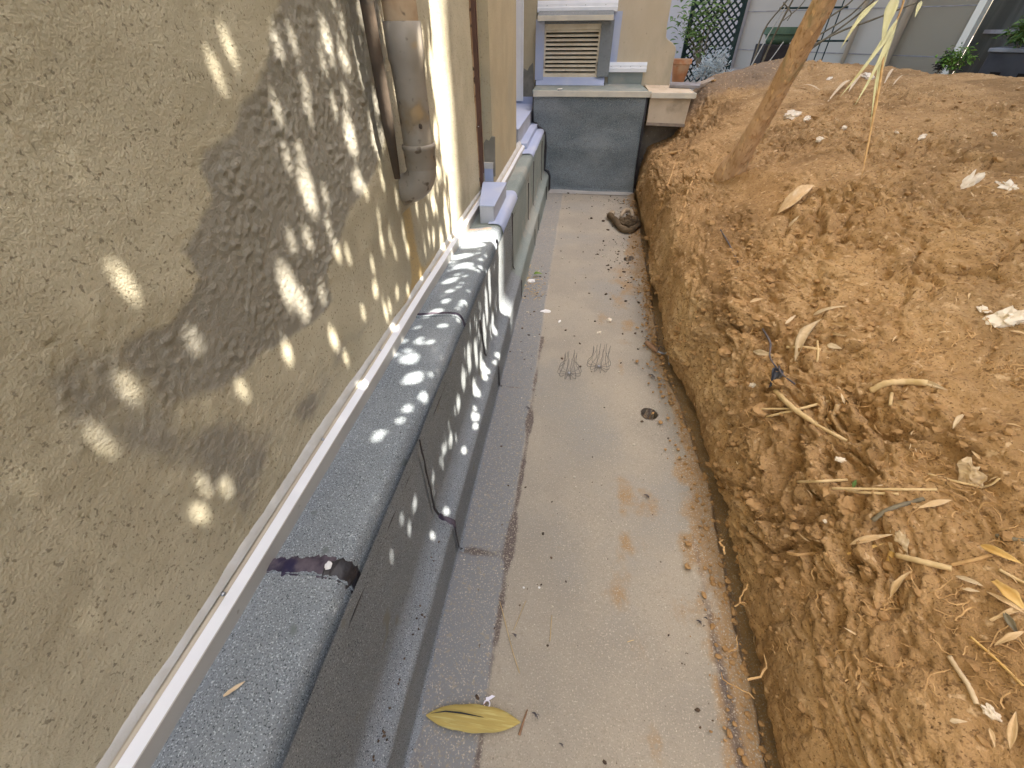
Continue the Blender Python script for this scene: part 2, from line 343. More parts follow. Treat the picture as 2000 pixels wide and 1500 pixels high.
for (c, r), lb in zip(HOLES, ['open round drain hole near the front of the trench floor', 'open round drain hole farther back, ringed with black crumbs']):
    n = 32; prof = [(r*1.02, -.0005), (r*.985, -.004), (r*.96, -.03), (r*.95, -.15)]
    mb = MB(); mb.lathe(prof, (c[0], c[1], 0), n, cap=False); mb.add([(c[0]+r*.95*math.cos(2*PI*k/n), c[1]+r*.95*math.sin(2*PI*k/n), -.15) for k in range(n)], [tuple(range(n))])
    tag(mb.build('drain_hole', 'concrete_dark', smooth=True), lb, 'drain hole', 'round drain holes in the trench floor')

# ---- base ground under everything
g = MB().add([(-60, -60, -.30), (60, -60, -.30), (60, 90, -.30), (-60, 90, -.30)], [(0, 1, 2, 3)]).build('ground', 'courtyard'); tag(g, 'ground under the whole site', kind='structure')
cy = MB().add([(-1, 6.4, .83), (1.2, 6.6, .83), (3.0, 6.3, .83), (7, 5.5, .83), (16, 1, .83), (16, 16, .83), (-1, 16, .83)], [tuple(range(7))]).build('courtyard', 'courtyard'); tag(cy, 'paved courtyard behind the earth heap', kind='structure')

# ---- earth bank (surface swept along the trench, displaced along its normals)
def prof_at(Yv):
    near = np.array([(.17, -.09), (.15, -.05), (.06, .004), (.02, .025), (-.002, .055), (.01, .20), (.055, .33), (.13, .45), (.24, .56), (.42, .69), (.75, .84), (1.2, .95), (1.8, 1.02), (2.6, 1.07), (4.4, 1.10), (7.5, 1.10)])
    far = np.array([(.15, -.09), (.13, -.05), (.05, .004), (-.002, .065), (.0, .24), (.018, .40), (.045, .51), (.085, .565), (.21, .62), (.36, .69), (.72, .85), (1.2, 1.00), (1.8, 1.10), (2.5, 1.15), (4.2, 1.09), (7.5, 1.06)])
    t = sstep(.9, 2.2, Yv)
    return near*(1-t)+far*t
xb = lambda Yv: np.interp(Yv, [-1, 0, .3, .8, 1.1, 1.6, 2.1, 2.4, 3, 3.5, 4.4, 5, 5.3, 5.6, 8], [.66, .66, .655, .668, .69, .655, .60, .612, .632, .648, .665, .68, .70, .72, .72])
tt = np.concatenate([np.linspace(0, 1.05, 290), np.linspace(1.055, 2.6, 190), np.linspace(2.62, 4.2, 80), np.linspace(4.25, 8, 24)])
ysb = np.concatenate([np.linspace(-.9, .0, 60), np.linspace(.006, 2.2, 330), np.linspace(2.21, 4.2, 200), np.linspace(4.22, 7.6, 150)])
V = np.zeros((len(ysb), len(tt), 3))
for i, Yv in enumerate(ysb):
    p = prof_at(Yv); a = np.concatenate([[0], np.cumsum(np.hypot(*np.diff(p, axis=0).T))])
    # smooth the polyline
    fx = np.interp(np.linspace(0, a[-1], 800), a, p[:, 0]); fz = np.interp(np.linspace(0, a[-1], 800), a, p[:, 1]); aa = np.linspace(0, a[-1], 800)
    ker = np.ones(9)/9; fx2 = np.convolve(np.pad(fx, 4, 'edge'), ker, 'valid'); fz2 = np.convolve(np.pad(fz, 4, 'edge'), ker, 'valid')
    V[i, :, 0] = np.interp(tt, aa, fx2)+xb(Yv); V[i, :, 2] = np.interp(tt, aa, fz2); V[i, :, 1] = Yv
Xc = V[..., 0]; Yc = V[..., 1]
crest = np.interp(Xc, [.9, 1.6, 2.2, 2.9, 3.15, 3.6, 5, 8], [7.0, 6.6, 6.35, 5.9, 5.0, 4.85, 5.4, 6.4])+.12*fbm(np.stack([Xc*1.3, Xc*0, Xc*0+5], -1), 3)
V[..., 2] -= sstep(0, .8, Yc-crest)*np.clip(V[..., 2]-.80, 0, 2)
V[..., 2] += .16*np.exp(-((Xc-1.9)/.45)**2-((Yc-6.15)/.45)**2)+.22*np.exp(-((Xc-1.35)/.28)**2-((Yc-5.85)/.45)**2)+.05*np.exp(-((Xc-2.5)/.5)**2-((Yc-5.7)/.5)**2)-.06*np.exp(-((Xc-2.6)/.5)**2-((Yc-4.7)/.5)**2)*0
V[..., 2] -= .09*np.exp(-((Xc-.86)/.22)**2-((Yc-5.25)/.40)**2)
V[..., 2] += -.035*np.exp(-((Xc-1.32)/.14)**2-((Yc-3.35)/.22)**2)            # hollow beside the tree
du = np.gradient(V, axis=1); dv = np.gradient(V, axis=0); N = np.cross(dv, du); N /= np.maximum(np.linalg.norm(N, axis=-1, keepdims=True), 1e-9)
if N[100, 400, 2] < 0: N = -N
warp = np.stack([fbm(V*2.2, 2), fbm(V*2.2+20, 2), fbm(V*2.2+40, 2)], -1)*.25
W = V+warp
sm = sstep(-.12, .22, fbm(V*np.array([1.6, 1.1, 1.6])+3, 3))             # 1 rough, 0 smooth spaded patches
stra = ridged(W*np.array([7, 3.2, 9]), 4)
cl = fbm(W*22, 4); cl2 = ridged(W*16+9, 3)
disp = .055*fbm(V*1.5+1, 3)+.030*fbm(W*4.5, 3)+(.014+.034*sm)*(stra-.35)+(.005+.018*sm)*cl+(.003+.018*sm)*(cl2-.3)+(.004+.006*sm)*fbm(V*55, 3)
ter = .5+.5*np.sin((V[..., 2]*2.2+V[..., 0]*.9+.5*fbm(V*2, 3))*16); disp += .010*(ter**3-.3)*(.3+sm)
face = 1-sstep(.45, .75, (tt[None, :]+0*Yc))                                  # the cut face
disp = disp*(1-.35*face)+face*(.012*ridged(V*np.array([3, 9, 1.6]), 3)-.004)
face = 1-sstep(.45, .75, (tt[None, :]+0*Yc)); sm = sm*(1-.65*face*sstep(.9, 1.5, Yc))*(1-.38*sstep(1.0, 1.5, tt[None, :]+0*Yc)); disp *= 1-.25*sstep(1.0, 1.5, tt[None, :]+0*Yc)
crs = lambda P_, k: np.clip(1-k*np.abs(gnoise(P_)), 0, 1)
big = sstep(.0, .25, fbm(V*3+14, 3)+.1)
disp -= (.012+.032*sm)*crs(W*np.array([6, 3.5, 9])+fbm(V*9, 2)[..., None]*.5, 5)**1.3*(.35+.65*big)+(.004+.010*sm)*crs(W*np.array([15, 11, 19])+3, 4.5)
disp += .020*sm*np.round(fbm(W*8+6, 3)*5)/5*.8
disp *= sstep(0, .16, tt[None, :]+0*Yc)*.8+.2
V = V+N*disp[..., None]
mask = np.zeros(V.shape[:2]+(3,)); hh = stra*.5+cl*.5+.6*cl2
mask[..., 0] = np.clip(.55-.9*hh*(.5+sm)+.3*fbm(V*3, 3), 0, 1)*.75*(.35+.65*sm)  # damp tone plus painted crease shade: darker in hollows of the relief
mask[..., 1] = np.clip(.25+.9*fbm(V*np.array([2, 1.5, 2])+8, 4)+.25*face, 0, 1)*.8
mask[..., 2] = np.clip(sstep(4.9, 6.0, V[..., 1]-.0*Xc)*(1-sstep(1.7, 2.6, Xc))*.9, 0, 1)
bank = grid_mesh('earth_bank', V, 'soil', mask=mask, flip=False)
tag(bank, 'ochre clay earth bank cut along the trench', kind='structure')
bvh = BVHTree.FromPolygons([tuple(v) for v in V.reshape(-1, 3)], [tuple(p.vertices) for p in bank.data.polygons])
def soil(u, v, lift=0.):
    r = Vector(ray(u, v)); hit = bvh.ray_cast(Vector(O_), r.normalized())
    if hit[0] is None: p = Vector(onz(u, v, .8)); return p, Vector((0, 0, 1))
    n = hit[1]; n = n if n.dot(r) < 0 else -n
    return hit[0]+n*lift, n
# clods and root fibres nobody could count
clod = MB(); fib = MB()
VV = V.reshape(-1, 3); NN = N.reshape(-1, 3); ok = np.where((VV[:, 1] < 6.6) & (VV[:, 0] < 3.6) & (VV[:, 1] > -.1) & (VV[:, 2] > .02))[0]
smf = sm.reshape(-1)
def dens(p): return fbm(p[None]*2.6+4, 3)[0]
cnt = 0
while cnt < 3600:
    k = ok[rnd.randrange(len(ok))]
    if rnd.random() > .12+.9*smf[k]: continue
    p = VV[k]; r = .0025+.012*rnd.random()**4; clod.blob(p+NN[k]*r*.3, (r*1.3, r, r*.7), seed=cnt, sub=1, rough=.35); cnt += 1
for cnt in range(170):
    k = ok[rnd.randrange(len(ok))]
    if rnd.random() > .25+.75*smf[k]: continue
    p = VV[k]; r = .008+.018*rnd.random()**2; clod.blob(p-NN[k]*r*.05, (r*1.5, r*1.1, r*.7), seed=cnt+.5, sub=2, rough=.55, freq=1.3)
tag(clod.build('soil_crumbs', 'clod'), 'loose lumps and crumbs of clay on the bank', 'soil crumbs', kind='stuff')
cen = [(1640, 790, 60), (1660, 740, 50), (1890, 470, 90), (1950, 520, 60), (1940, 660, 80), (1700, 1190, 60), (1840, 1170, 70), (1950, 1300, 60), (1480, 840, 40), (1600, 560, 60), (1720, 560, 70), (1850, 560, 60),
       (1560, 270, 40), (1500, 540, 60), (1700, 400, 60), (1700, 1310, 60), (1520, 740, 40), (1350, 330, 40), (1390, 290, 40), (1960, 730, 40), (1800, 700, 60), (1780, 900, 70), (1900, 1000, 60), (1650, 170, 50), (1750, 160, 60), (1950, 380, 60), (1600, 1130, 60)]
cnt = 0
while cnt < 620:
    c = cen[rnd.randrange(len(cen))] if rnd.random() < .8 else (rnd.uniform(1380, 1990), rnd.uniform(200, 1480), 60)
    u, v = rnd.gauss(c[0], c[2]*.6), rnd.gauss(c[1], c[2]*.35)
    if v < 135 or u > 2040 or v > 1540: continue
    p, n = soil(u, v, .002); dist = (p-Vector(O_)).length
    if dist > 6: continue
    L = (.02+.06*rnd.random()**1.5)*(1 if dist > 1.2 else .8); th = rnd.gauss(.25, .7)
    t = Vector((math.cos(th)*.5+rnd.gauss(0, .3), math.sin(th), .3*rnd.gauss(0, 1))); t = (t-n*t.dot(n)).normalized(); b = n.cross(t); pts = []
    q = p.copy(); a = 0
    for i in range(7):
        pts.append(q+n*(.003*math.sin(i)+.005*rnd.random())); a += rnd.gauss(0, .45); q = q+(t*math.cos(a)+b*math.sin(a))*L/6
    fib.tube(pts, [.0009+.0009*rnd.random()]*6+[.0004], 3); cnt += 1
    if rnd.random() < .5:
        s0 = pts[3]; fib.tube([s0, s0+(b*rnd.choice((-1, 1))+t*.4)*L*.2+n*.004, s0+(b*rnd.choice((-1, 1))*.9+t*.8)*L*.35+n*.002], [.0009, .0007, .0004], 3)
tag(fib.build('root_fibres', 'root'), 'tangles of fine broken roots in the clay', 'root fibres', kind='stuff')

# ================================================================== HOUSE WALL
XW = -.625
house = thing('rendered_house', (-2, 2, .6), 'olive beige rendered house wall dappled with sunlight along the left of the trench', 'house')
# near wall with real relief
ysw = np.concatenate([np.linspace(-1.2, 0, 60), np.linspace(.005, 2.87, 620)]); zsw = np.concatenate([np.linspace(.57, 1.66, 260), np.linspace(1.8, 7, 20)])
Yw, Zw = np.meshgrid(ysw, zsw, indexing='ij'); Pw = np.stack([Yw*0, Yw, Zw], -1)
def poly_mask(pts, Yw, Zw, soft):
    P = [onx(u, v, XW)[1:] for u, v in pts]; n = len(P); inside = np.zeros(Yw.shape, bool); dm = np.full(Yw.shape, 9.)
    for i in range(n):
        a, b = P[i], P[(i+1) % n]
        cond = ((a[1] > Zw) != (b[1] > Zw)); xi = (b[0]-a[0])*(Zw-a[1])/((b[1]-a[1]) or 1e-9)+a[0]; inside ^= cond & (Yw < xi)
        e = b-a; t = np.clip(((Yw-a[0])*e[0]+(Zw-a[1])*e[1])/(e@e), 0, 1); dm = np.minimum(dm, np.hypot(Yw-a[0]-t*e[0], Zw-a[1]-t*e[1]))
    sdv = np.where(inside, dm, -dm); return sstep(-soft, soft, sdv)
wv = fbm(Pw*5, 4)*.05; wv2 = fbm(Pw*5+30, 4)*.05
rp = poly_mask([(528, 95), (505, 150), (470, 205), (452, 250), (405, 290), (395, 330), (425, 395), (385, 455), (335, 485), (375, 540), (345, 590), (300, 640), (262, 700), (330, 760), (430, 760), (520, 700),
                (600, 660), (655, 600), (640, 520), (690, 400), (735, 330), (760, 200), (745, 60), (740, -40), (560, -40)], Yw+wv, Zw+wv2, .035)
rp2 = np.maximum(poly_mask([(0, 40), (60, 130), (150, 300), (190, 380), (110, 320), (40, 330), (0, 250)], Yw+wv, Zw+wv2, .04), 0)
rp3 = poly_mask([(0, 700), (200, 640), (420, 800), (540, 800), (700, 640), (760, 560), (600, 850), (480, 1060), (380, 1000), (250, 900), (0, 820)], Yw+wv, Zw+wv2, .07)
low = 1-sstep(.60, .76, Zw)
stain = np.exp(-((Yw-1.53)/.06)**2)*(Zw < .98)*sstep(.6, .9, Zw+.2)+.75*np.exp(-((Yw-1.55)/.45)**2)*(1-sstep(.62, .82, Zw))
rough = np.clip(rp+.4*rp2+.55*rp3*(1-rp), 0, 1)
dw = .012*fbm(Pw*1.6, 3)+.004*fbm(Pw*5, 3)+(.0006+.0012*rough)*fbm(Pw*30, 2)+(.0008+.0075*rough*(.6+.8*fbm(Pw*7+3, 2)))*np.maximum(gnoise(Pw*np.array([1, 82, 70])+11), -.05)-.003*rp
dw += .0016*(ridged(Pw*np.array([1, 5, 9])+2, 2)-.3)
def line_d(pts, jit=.004):
    P = [onx(u, v, XW)[1:] for u, v in pts]; dm = np.full(Yw.shape, 9.); ya, za = Yw+jit*fbm(Pw*30, 2), Zw+jit*fbm(Pw*30+9, 2)
    for a, b in zip(P[:-1], P[1:]):
        e = b-a; t = np.clip(((ya-a[0])*e[0]+(za-a[1])*e[1])/(e@e), 0, 1); dm = np.minimum(dm, np.hypot(ya-a[0]-t*e[0], za-a[1]-t*e[1]))
    return dm
crk = 0*Yw
for pts_, wd_ in [([(166, 2), (201, 21), (243, 30), (289, 36)], .0022), ([(0, 224), (28, 236), (51, 271), (84, 308)], .004), ([(51, 271), (90, 274), (121, 280)], .003), ([(290, 36), (292, 80), (286, 170)], .0014), ([(95, 540), (130, 528), (170, 500)], .0016),
                  ([(90, 1010), (130, 1000), (175, 1010), (215, 1030)], .0022), ([(20, 700), (60, 690), (120, 640)], .0012), ([(320, 340), (345, 325), (390, 328)], .0016), ([(130, 930), (100, 905), (60, 900)], .0016)]:
    crk = np.maximum(crk, np.exp(-(line_d(pts_, .012)/(wd_*.6))**2)*sstep(-.25, .1, fbm(Pw*14+wd_*900, 2)))
dw -= .0022*crk
dw *= (Zw < 1.9)*.9+.1
mw = np.zeros(Yw.shape+(3,)); mw[..., 0] = np.clip(.92*rp+.45*rp2*(.4+fbm(Pw*9, 3))+.50*rp3*(1+fbm(Pw*8, 3))+.25*fbm(Pw*2.2, 3)+.12*np.clip(fbm(Pw*np.array([1, 3, 14])+4, 4), 0, 1), 0, 1)
mw[..., 1] = np.clip(stain*.8+.35*low*sstep(.8, 1.6, Yw), 0, 1)
mw[..., 2] = np.clip(.5*rp2*sstep(.1, .5, fbm(Pw*12, 3)+.1)+.35*(rough*sstep(.15, .5, fbm(Pw*18, 3)))+.55*crk+.40*sstep(.32, .6, fbm(Pw*7+50, 4)+.35*rp2), 0, 1)
Vw = np.stack([XW+dw, Yw, Zw], -1)
nw = grid_mesh('wall', Vw, 'plaster', mask=mw); fixp(nw, house)
ub(MB().box((-6, -6, -.2), (XW-.04, 2.86, 7)), 'wall_core', 'plaster_far', house)
ub(MB().box((-6, -6, .0), (XW-.0, -1.2, 7)), 'side_wall', 'plaster_far', house)
roof = ub(MB().extrude([(-6.4, -6.4, 7.0), (-.3, -6.4, 7.0), (-3.3, -6.4, 8.6)], (0, 12.7, 0)), 'roof', 'tile', house)
# stepped corner beyond: recess face, pilaster face and side wall
ub(MB().box((-6, 2.865, -.2), (-.598, 2.90, 7)), 'corner_face', 'plaster_far', house)
ub(MB().box((-1.4, 2.905, .3), (-.542, 4.02, 7)), 'wall', 'plaster_far', house)
ub(MB().box((-1.4, 4.02, .2), (-.60, 4.06, 7)), 'wall', 'plaster_pink', house)
ub(MB().box((-6, 4.06, .2), (-.86, 6.0, 7)), 'wall', 'plaster_far', house)
ub(MB().box((-.86, 5.80, .86), (-.565, 6.0, 7)), 'wall', 'plaster_far', house)
mo = MB(); p = [ony(*q, 5.797) for q in [(1022, 195), (1041, 197), (1043, 165), (1041, 122), (1034, 130), (1030, 138), (1022, 132)]]; mo.extrude([tuple(q) for q in p], (0, .02, 0)); ub(mo, 'mortar_patch', 'mortar', house)
mo = MB(); p = [ony(*q, 2.902) for q in [(944, 345), (967, 345), (966, 268), (960, 266), (955, 275), (949, 272), (943, 283)]]; mo.extrude([(q[0], 2.9025, q[2]) for q in p], (0, .02, 0)); ub(mo, 'mortar_patch', 'mortar', house)
bs = thing('brown_corner_strip', (-.615, 2.86, .72), 'thin dark brown metal strip running up the house corner', 'corner strip')
mb = MB(); mb.box((-.634, 2.835, .70), (-.600, 2.862, 7)); mb.box((-.600, 2.852, .78), (-.594, 2.862, 7)); ub(mb, 'strip', 'brown_strip', bs, bevel=.002)
ub(MB().box((-.634, 2.828, .70), (-.618, 2.834, 7)), 'edge_bead', 'pipe_rust', bs)
ub(MB().lathe([(.003, 0), (.003, .003)], (-.61, 2.833, 1.04), 8), 'screw', 'metal_white', bs)
wt = MB(); a = ony(1010, 0, 5.76); b = ony(1021, 192, 5.76); wt.box((a[0]-.06, 5.75, .83), (b[0], 5.795, 7)); wt.box((b[0]-.012, 5.742, .83), (b[0]+.006, 5.75, 7))
tag(wt.build('white_trim', 'metal_white', bevel=.003), 'tall white strip in the inner corner left of the louvre', 'trim')

# ================================================================== FELT UPSTAND
up_ = thing('felt_upstand', (-.4, 1, 0), 'grey mineral felt upstand with rounded top and low ledge along the house', 'waterproofed kerb')
def sweep(name, prof, y0, y1, mat, parent, dy=.012, amp=.002, seed=0, flare=0., maskf=None):
    P = np.array(spl(prof, 90)) if False else np.array(prof, float)
    a = np.concatenate([[0], np.cumsum(np.hypot(*np.diff(P, axis=0).T))]); n = int(a[-1]/.008)+2; s = np.linspace(0, a[-1], n)
    px, pz = np.interp(s, a, P[:, 0]), np.interp(s, a, P[:, 1]); ker = np.ones(3)/3
    px[1:-1] = np.convolve(px, ker, 'valid'); pz[1:-1] = np.convolve(pz, ker, 'valid')
    tx, tz = np.gradient(px), np.gradient(pz); l = np.hypot(tx, tz); nx, nz = tz/l, -tx/l
    ysx = np.linspace(y0, y1, max(3, int((y1-y0)/dy))); Ym = ysx[:, None]+0*px[None]
    Q = np.stack([px[None]+0*Ym, Ym, pz[None]+0*Ym], -1)
    dd = amp*(fbm(Q*4+seed*5, 3)*2.2+fbm(Q*16+seed, 2)*.5)+flare*np.exp(-(Ym-y0)/.03)
    Q[..., 0] += nx[None]*dd; Q[..., 2] += nz[None]*dd
    m = maskf(Q, s/a[-1]) if maskf else np.zeros(Q.shape)
    return grid_mesh(name, Q, mat, mask=m, flip=True), (px, pz, nx, nz, s)
def arc(c, r, a0, a1, n=7): return [(c[0]+r*math.cos(math.radians(a0+(a1-a0)*i/(n-1))), c[1]+r*math.sin(math.radians(a0+(a1-a0)*i/(n-1)))) for i in range(n)]
# profiles written from the floor upwards so that their normals face the trench
LEDGE = [(-.300, .0005), (-.322, .002), (-.324, .02), (-.326, .15)]+arc((-.343, .163), .018, 0, 60)+[(-.362, .192), (-.372, .205), (-.382, .222), (-.387, .245), (-.388, .30), (-.389, .60)]
CAP = [(-.397, .552), (-.400, .580), (-.406, .606), (-.413, .622), (-.421, .629), (-.434, .632), (-.46, .632), (-.50, .628), (-.575, .616), (-.625, .612)]
def seam_y(u, v, X=None): return (onx(u, v, X) if X else onz(u, v))[1]
lyS = [-.8, .745, 1.685, 2.66, 3.62, 4.02, 4.90, 5.262]
mats = ['felt', 'felt', 'felt', 'felt_far', 'felt_far', 'felt_far', 'felt_far']
def lmask(Q, s):
    m = np.zeros(Q.shape); nn = fbm(Q*8, 3); m[..., 1] = np.clip((.38+.5*nn)*sstep(2.0, 3.4, Q[..., 1])*(s[None] < .6)*(s[None] > .38), 0, 1)
    m[..., 0] = np.clip(.5*(fbm(Q*30+3, 2) > .42)*(np.abs(Q[..., 0]+.352) < .02)*(Q[..., 1] < .75)*(Q[..., 1] > .2), 0, 1)
    return m
for i in range(len(lyS)-1):
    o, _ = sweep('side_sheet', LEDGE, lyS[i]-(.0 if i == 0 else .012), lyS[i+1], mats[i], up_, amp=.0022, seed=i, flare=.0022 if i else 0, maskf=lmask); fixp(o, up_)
cyS = [-.8, .352, 1.385, 2.36, 5.25]
cm = ['felt_cap', 'felt_cap', 'felt_cap', 'felt_far']
def cmask(Q, s):
    m = np.zeros(Q.shape); nn = fbm(Q*7, 4); m[..., 1] = np.clip((.25+.9*nn)*sstep(1.9, 2.4, Q[..., 1])*.6, 0, 1)
    m[..., 2] = np.clip(1.2*np.exp(-((Q[..., 1]-2.31)/.03)**2)*(s[None] > .4)*(.5+nn), 0, 1)
    return m
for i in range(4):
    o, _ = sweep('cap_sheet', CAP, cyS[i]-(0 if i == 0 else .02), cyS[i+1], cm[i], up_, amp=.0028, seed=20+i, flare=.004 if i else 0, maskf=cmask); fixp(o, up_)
    sol = o.modifiers.new('thick', 'SOLIDIFY'); sol.thickness = .005; sol.offset = -1
def bead(prof, y, wf, mat, name='bitumen_bead', s0=0., s1=1., wob=.006, th=.004, seed=0, slant=0.):
    P = np.array(prof, float); a = np.concatenate([[0], np.cumsum(np.hypot(*np.diff(P, axis=0).T))]); s = np.linspace(a[-1]*s0, a[-1]*s1, 70)
    px, pz = np.interp(s, a, P[:, 0]), np.interp(s, a, P[:, 1]); tx, tz = np.gradient(px), np.gradient(pz); l = np.hypot(tx, tz); nx, nz = tz/l, -tx/l
    nx = np.convolve(np.pad(nx, 3, 'edge'), np.ones(7)/7, 'valid'); nz = np.convolve(np.pad(nz, 3, 'edge'), np.ones(7)/7, 'valid')
    f = np.linspace(0, 1, 70); c = y+slant*f+wob*fbm(np.stack([f*6, f*0+seed*3.3, f*0], -1), 3)*1.5
    hw = np.array([wf(t) for t in f])*(1+.45*fbm(np.stack([f*9, f*0+seed*9.1, f*0+4], -1), 3)); hw = hw*np.minimum(1, np.minimum(f, 1-f)*18+.15)
    e2 = 1+.15*fbm(np.stack([f*16, f*0+seed*5.1, f*0+8], -1), 3)
    prv = []
    for q in (-1, -.6, 0, .6, 1):
        h = th*(1-q*q)*1.0-.003+(.0045 if abs(q) < .7 else 0); prv.append(np.stack([px+nx*h, c+hw*q*(e2 if q > 0 else 1), pz+nz*h], -1))
    return fixp(grid_mesh(name, np.stack(prv, 0), mat), up_)
bead(CAP, .352, lambda t: .022 if t < .42 else .026, 'bitumen', s0=.0, s1=.42, seed=1, wob=.01, slant=.0, th=.006)
bead(CAP, .350, lambda t: .027 if t < .7 else .020, 'bitumen_faded', name='bitumen_smear', s0=.34, s1=.90, seed=2, wob=.008, th=.005)
bead(CAP, 1.385, lambda t: .012, 'bitumen_faded', s0=.0, s1=.92, seed=3, th=.005)
bead(LEDGE, .747, lambda t: .0075 if t < .28 else (.008 if t < .45 else .006), 'bitumen', s0=.01, s1=.26, seed=4, wob=.004)
bead(LEDGE, .752, lambda t: .013, 'bitumen_faded', name='bitumen_smear', s0=.24, s1=.40, seed=5, wob=.006)
bead(LEDGE, .750, lambda t: .0065, 'bitumen', s0=.38, s1=.99, seed=6, wob=.006, slant=.01)
bead(LEDGE, 1.690, lambda t: .012, 'bitumen', s0=.01, s1=.25, seed=7, wob=.004)
bead(LEDGE, 1.66, lambda t: .011, 'bitumen', s0=.42, s1=.80, seed=8, wob=.006, slant=-.05)
for k, (yy, a0, a1, wd) in enumerate([(2.68, .40, .99, .010), (2.67, .02, .25, .009), (3.62, .42, .88, .012), (3.62, .02, .26, .010), (4.02, .40, .99, .016), (3.99, .02, .27, .013), (4.87, .40, .99, .018), (4.92, .02, .25, .012)]):
    bead(LEDGE, yy, lambda t, wd=wd: wd, 'bitumen', s0=a0, s1=a1, seed=10+k, wob=.01)
bead([(-.402, .46), (-.403, .62)], 2.20, lambda t: .03*math.sin(PI*t)+.004, 'bitumen', seed=31, wob=.02)
bead([(-.393, .40), (-.402, .54)], 2.07, lambda t: .007, 'bitumen', seed=32, wob=.004, slant=.10)
bead([(-.400, .50), (-.403, .60)], 3.02, lambda t: .012, 'bitumen', seed=33, wob=.03)
rs = np.random.RandomState(11)
# long dark joint under the cap lip
jt = MB(); jt.tube([(-.3925, y, .5535+.002*math.sin(y*7)) for y in np.linspace(-.8, 5.2, 90)], .0035, 5); ub(jt, 'lap_joint', 'bitumen', up_, smooth=True)

# ================================================================== FLASHING
fl = thing('edge_flashing', (-.6, 1, .61), 'white and grey metal flashing strip with screws between house wall and felt', 'flashing')
def flash(x0, y0, y1, parent, seg=40, dz=0.):
    ys2 = np.linspace(y0, y1, seg); wv = lambda y: .0015*math.sin(y*3.1)+.001*math.sin(y*7.7)
    def sw(name, prof, mat, th=0):
        Q = np.array([[(x0+px+wv(y), y, pz+dz) for px, pz in prof] for y in ys2]); o = grid_mesh(name, Q, mat, flip=False, smooth=False); fixp(o, parent); return o
    sw('skirt', [(-.008, .607), (.0, .607), (.0015, .6555), (0, .657)], 'metal_skirt')
    sw('bright_fold', [(0, .657), (-.016, .670), (-.0175, .6685)], 'metal_white')
    sw('groove', [(-.0175, .6685), (-.0200, .6655), (-.0255, .6670), (-.0265, .6700)], 'metal_beige')
    ns = 260; yy = np.linspace(y0, y1, ns); e = .006*fbm(np.stack([yy*9, yy*0, yy*0+seg], -1), 4)
    Q = np.stack([np.stack([x0-.0265+0*yy, yy, .670+dz+0*yy], -1), np.stack([x0-.031+0*yy, yy, .682+dz+0*yy], -1), np.stack([x0-.040+0*yy, yy, .6905+dz+e*.6], -1), np.stack([x0-.056+0*yy, yy, .700+dz+e], -1)], 1)
    fixp(grid_mesh('sealant', Q, 'sealant'), parent)
flash(-.588, -.8, 2.855, fl)
for (u, v) in [(430, 1155), (628, 853), (743, 685), (842, 545)]:
    p = onx(u, v, -.611); mb = MB(); mb.lathe([(.0045, -.001), (.0045, .0015), (.002, .003)], (0, 0, 0), 10)
    o = mb.build('screw', 'steel', smooth=True); o.location = (-.6105, p[1], .668); o.rotation_euler = (0, .5, 0); fixp2 = o.location.copy(); o.parent = fl; o.matrix_parent_inverse = Matrix.Translation(-Vector(fl.location))
fl2 = thing('edge_flashing', (-.52, 3.4, .61), 'short far flashing strip between the two lilac painted blocks', 'flashing')
flash(-.5, 2.92, 4.28, fl2, 20, dz=.004)

# ================================================================== PAINTED BLOCKS
def block(y0, y1, xr, zt, xs_, zs, label):
    t = thing('painted_block', (xr, y0, .6), label, 'block', 'lilac painted masonry blocks on the upstand')
    xf, xk = (-.86, -.86) if y1 > 4 else (-.535, -.605)
    def hx(a, b, c, d, z0, z1, e): return MB().hexa([(a, y0-e, z0), (xr+e, y0-e, z0), (xr+e, y1, z0), (b, y1, z0), (a, y0-e, z1), (xr+e, y0-e, z1), (xr+e, y1, z1), (b, y1, z1)])
    ub(hx(xf, xk, 0, 0, .60, zt, 0), 'block_body', 'paint_lilac_side', t, bevel=.004)
    ub(hx(xf-.002, xk-.002, 0, 0, zt, zt+.006, .004), 'top_coat', 'paint_lilac', t, bevel=.002)
    if zs > .64: ub(MB().box((xr, y0+.06, .60), (xs_, y1, zs)), 'step_coat', 'paint_lilac', t, bevel=.006)
    return t
b1 = block(2.40, 2.86, -.452, .722, -.39, .62, 'nearer lilac painted block at the foot of the brown corner strip')
def overlay(y0, y1, s0, s1, off, mat, name, parent, seed):
    P = np.array(CAP); a = np.concatenate([[0], np.cumsum(np.hypot(*np.diff(P, axis=0).T))]); ysq = np.linspace(y0, y1, 70); rows = []
    for y in ysq:
        sa = s0+.05*float(fbm(np.array([[y*12, seed, 0]]), 3)[0]); s_ = np.linspace(max(0, sa)*a[-1], s1*a[-1], 16); px, pz = np.interp(s_, a, P[:, 0]), np.interp(s_, a, P[:, 1]); tx, tz = np.gradient(px), np.gradient(pz); l = np.hypot(tx, tz)
        rows.append(np.stack([px+off*tz/l, 0*px+y, pz-off*tx/l], -1))
    return fixp(grid_mesh(name, np.array(rows), mat, flip=True), parent)
overlay(2.36, 3.0, .12, .5, .0075, 'paint_lilac', 'paint_strip', b1, 3.)
ub(MB().box((-.598, 2.885, .722), (-.542, 2.8995, .80)), 'paint_patch', 'paint_lilac', b1)
ub(MB().box((-.598, 2.882, .80), (-.54, 2.8995, .835)), 'tape', 'sealant', b1)
b2 = block(4.20, 5.78, -.548, .80, -.475, .685, 'farther lilac painted block beside the dark felt wall')
overlay(4.08, 5.255, .20, .6, .0085, 'paint_lilac', 'paint_strip', b2, 7.)
ub(MB().box((-.86, 5.77, .806), (-.565, 5.796, .868)), 'paint_patch', 'paint_lilac', b2)
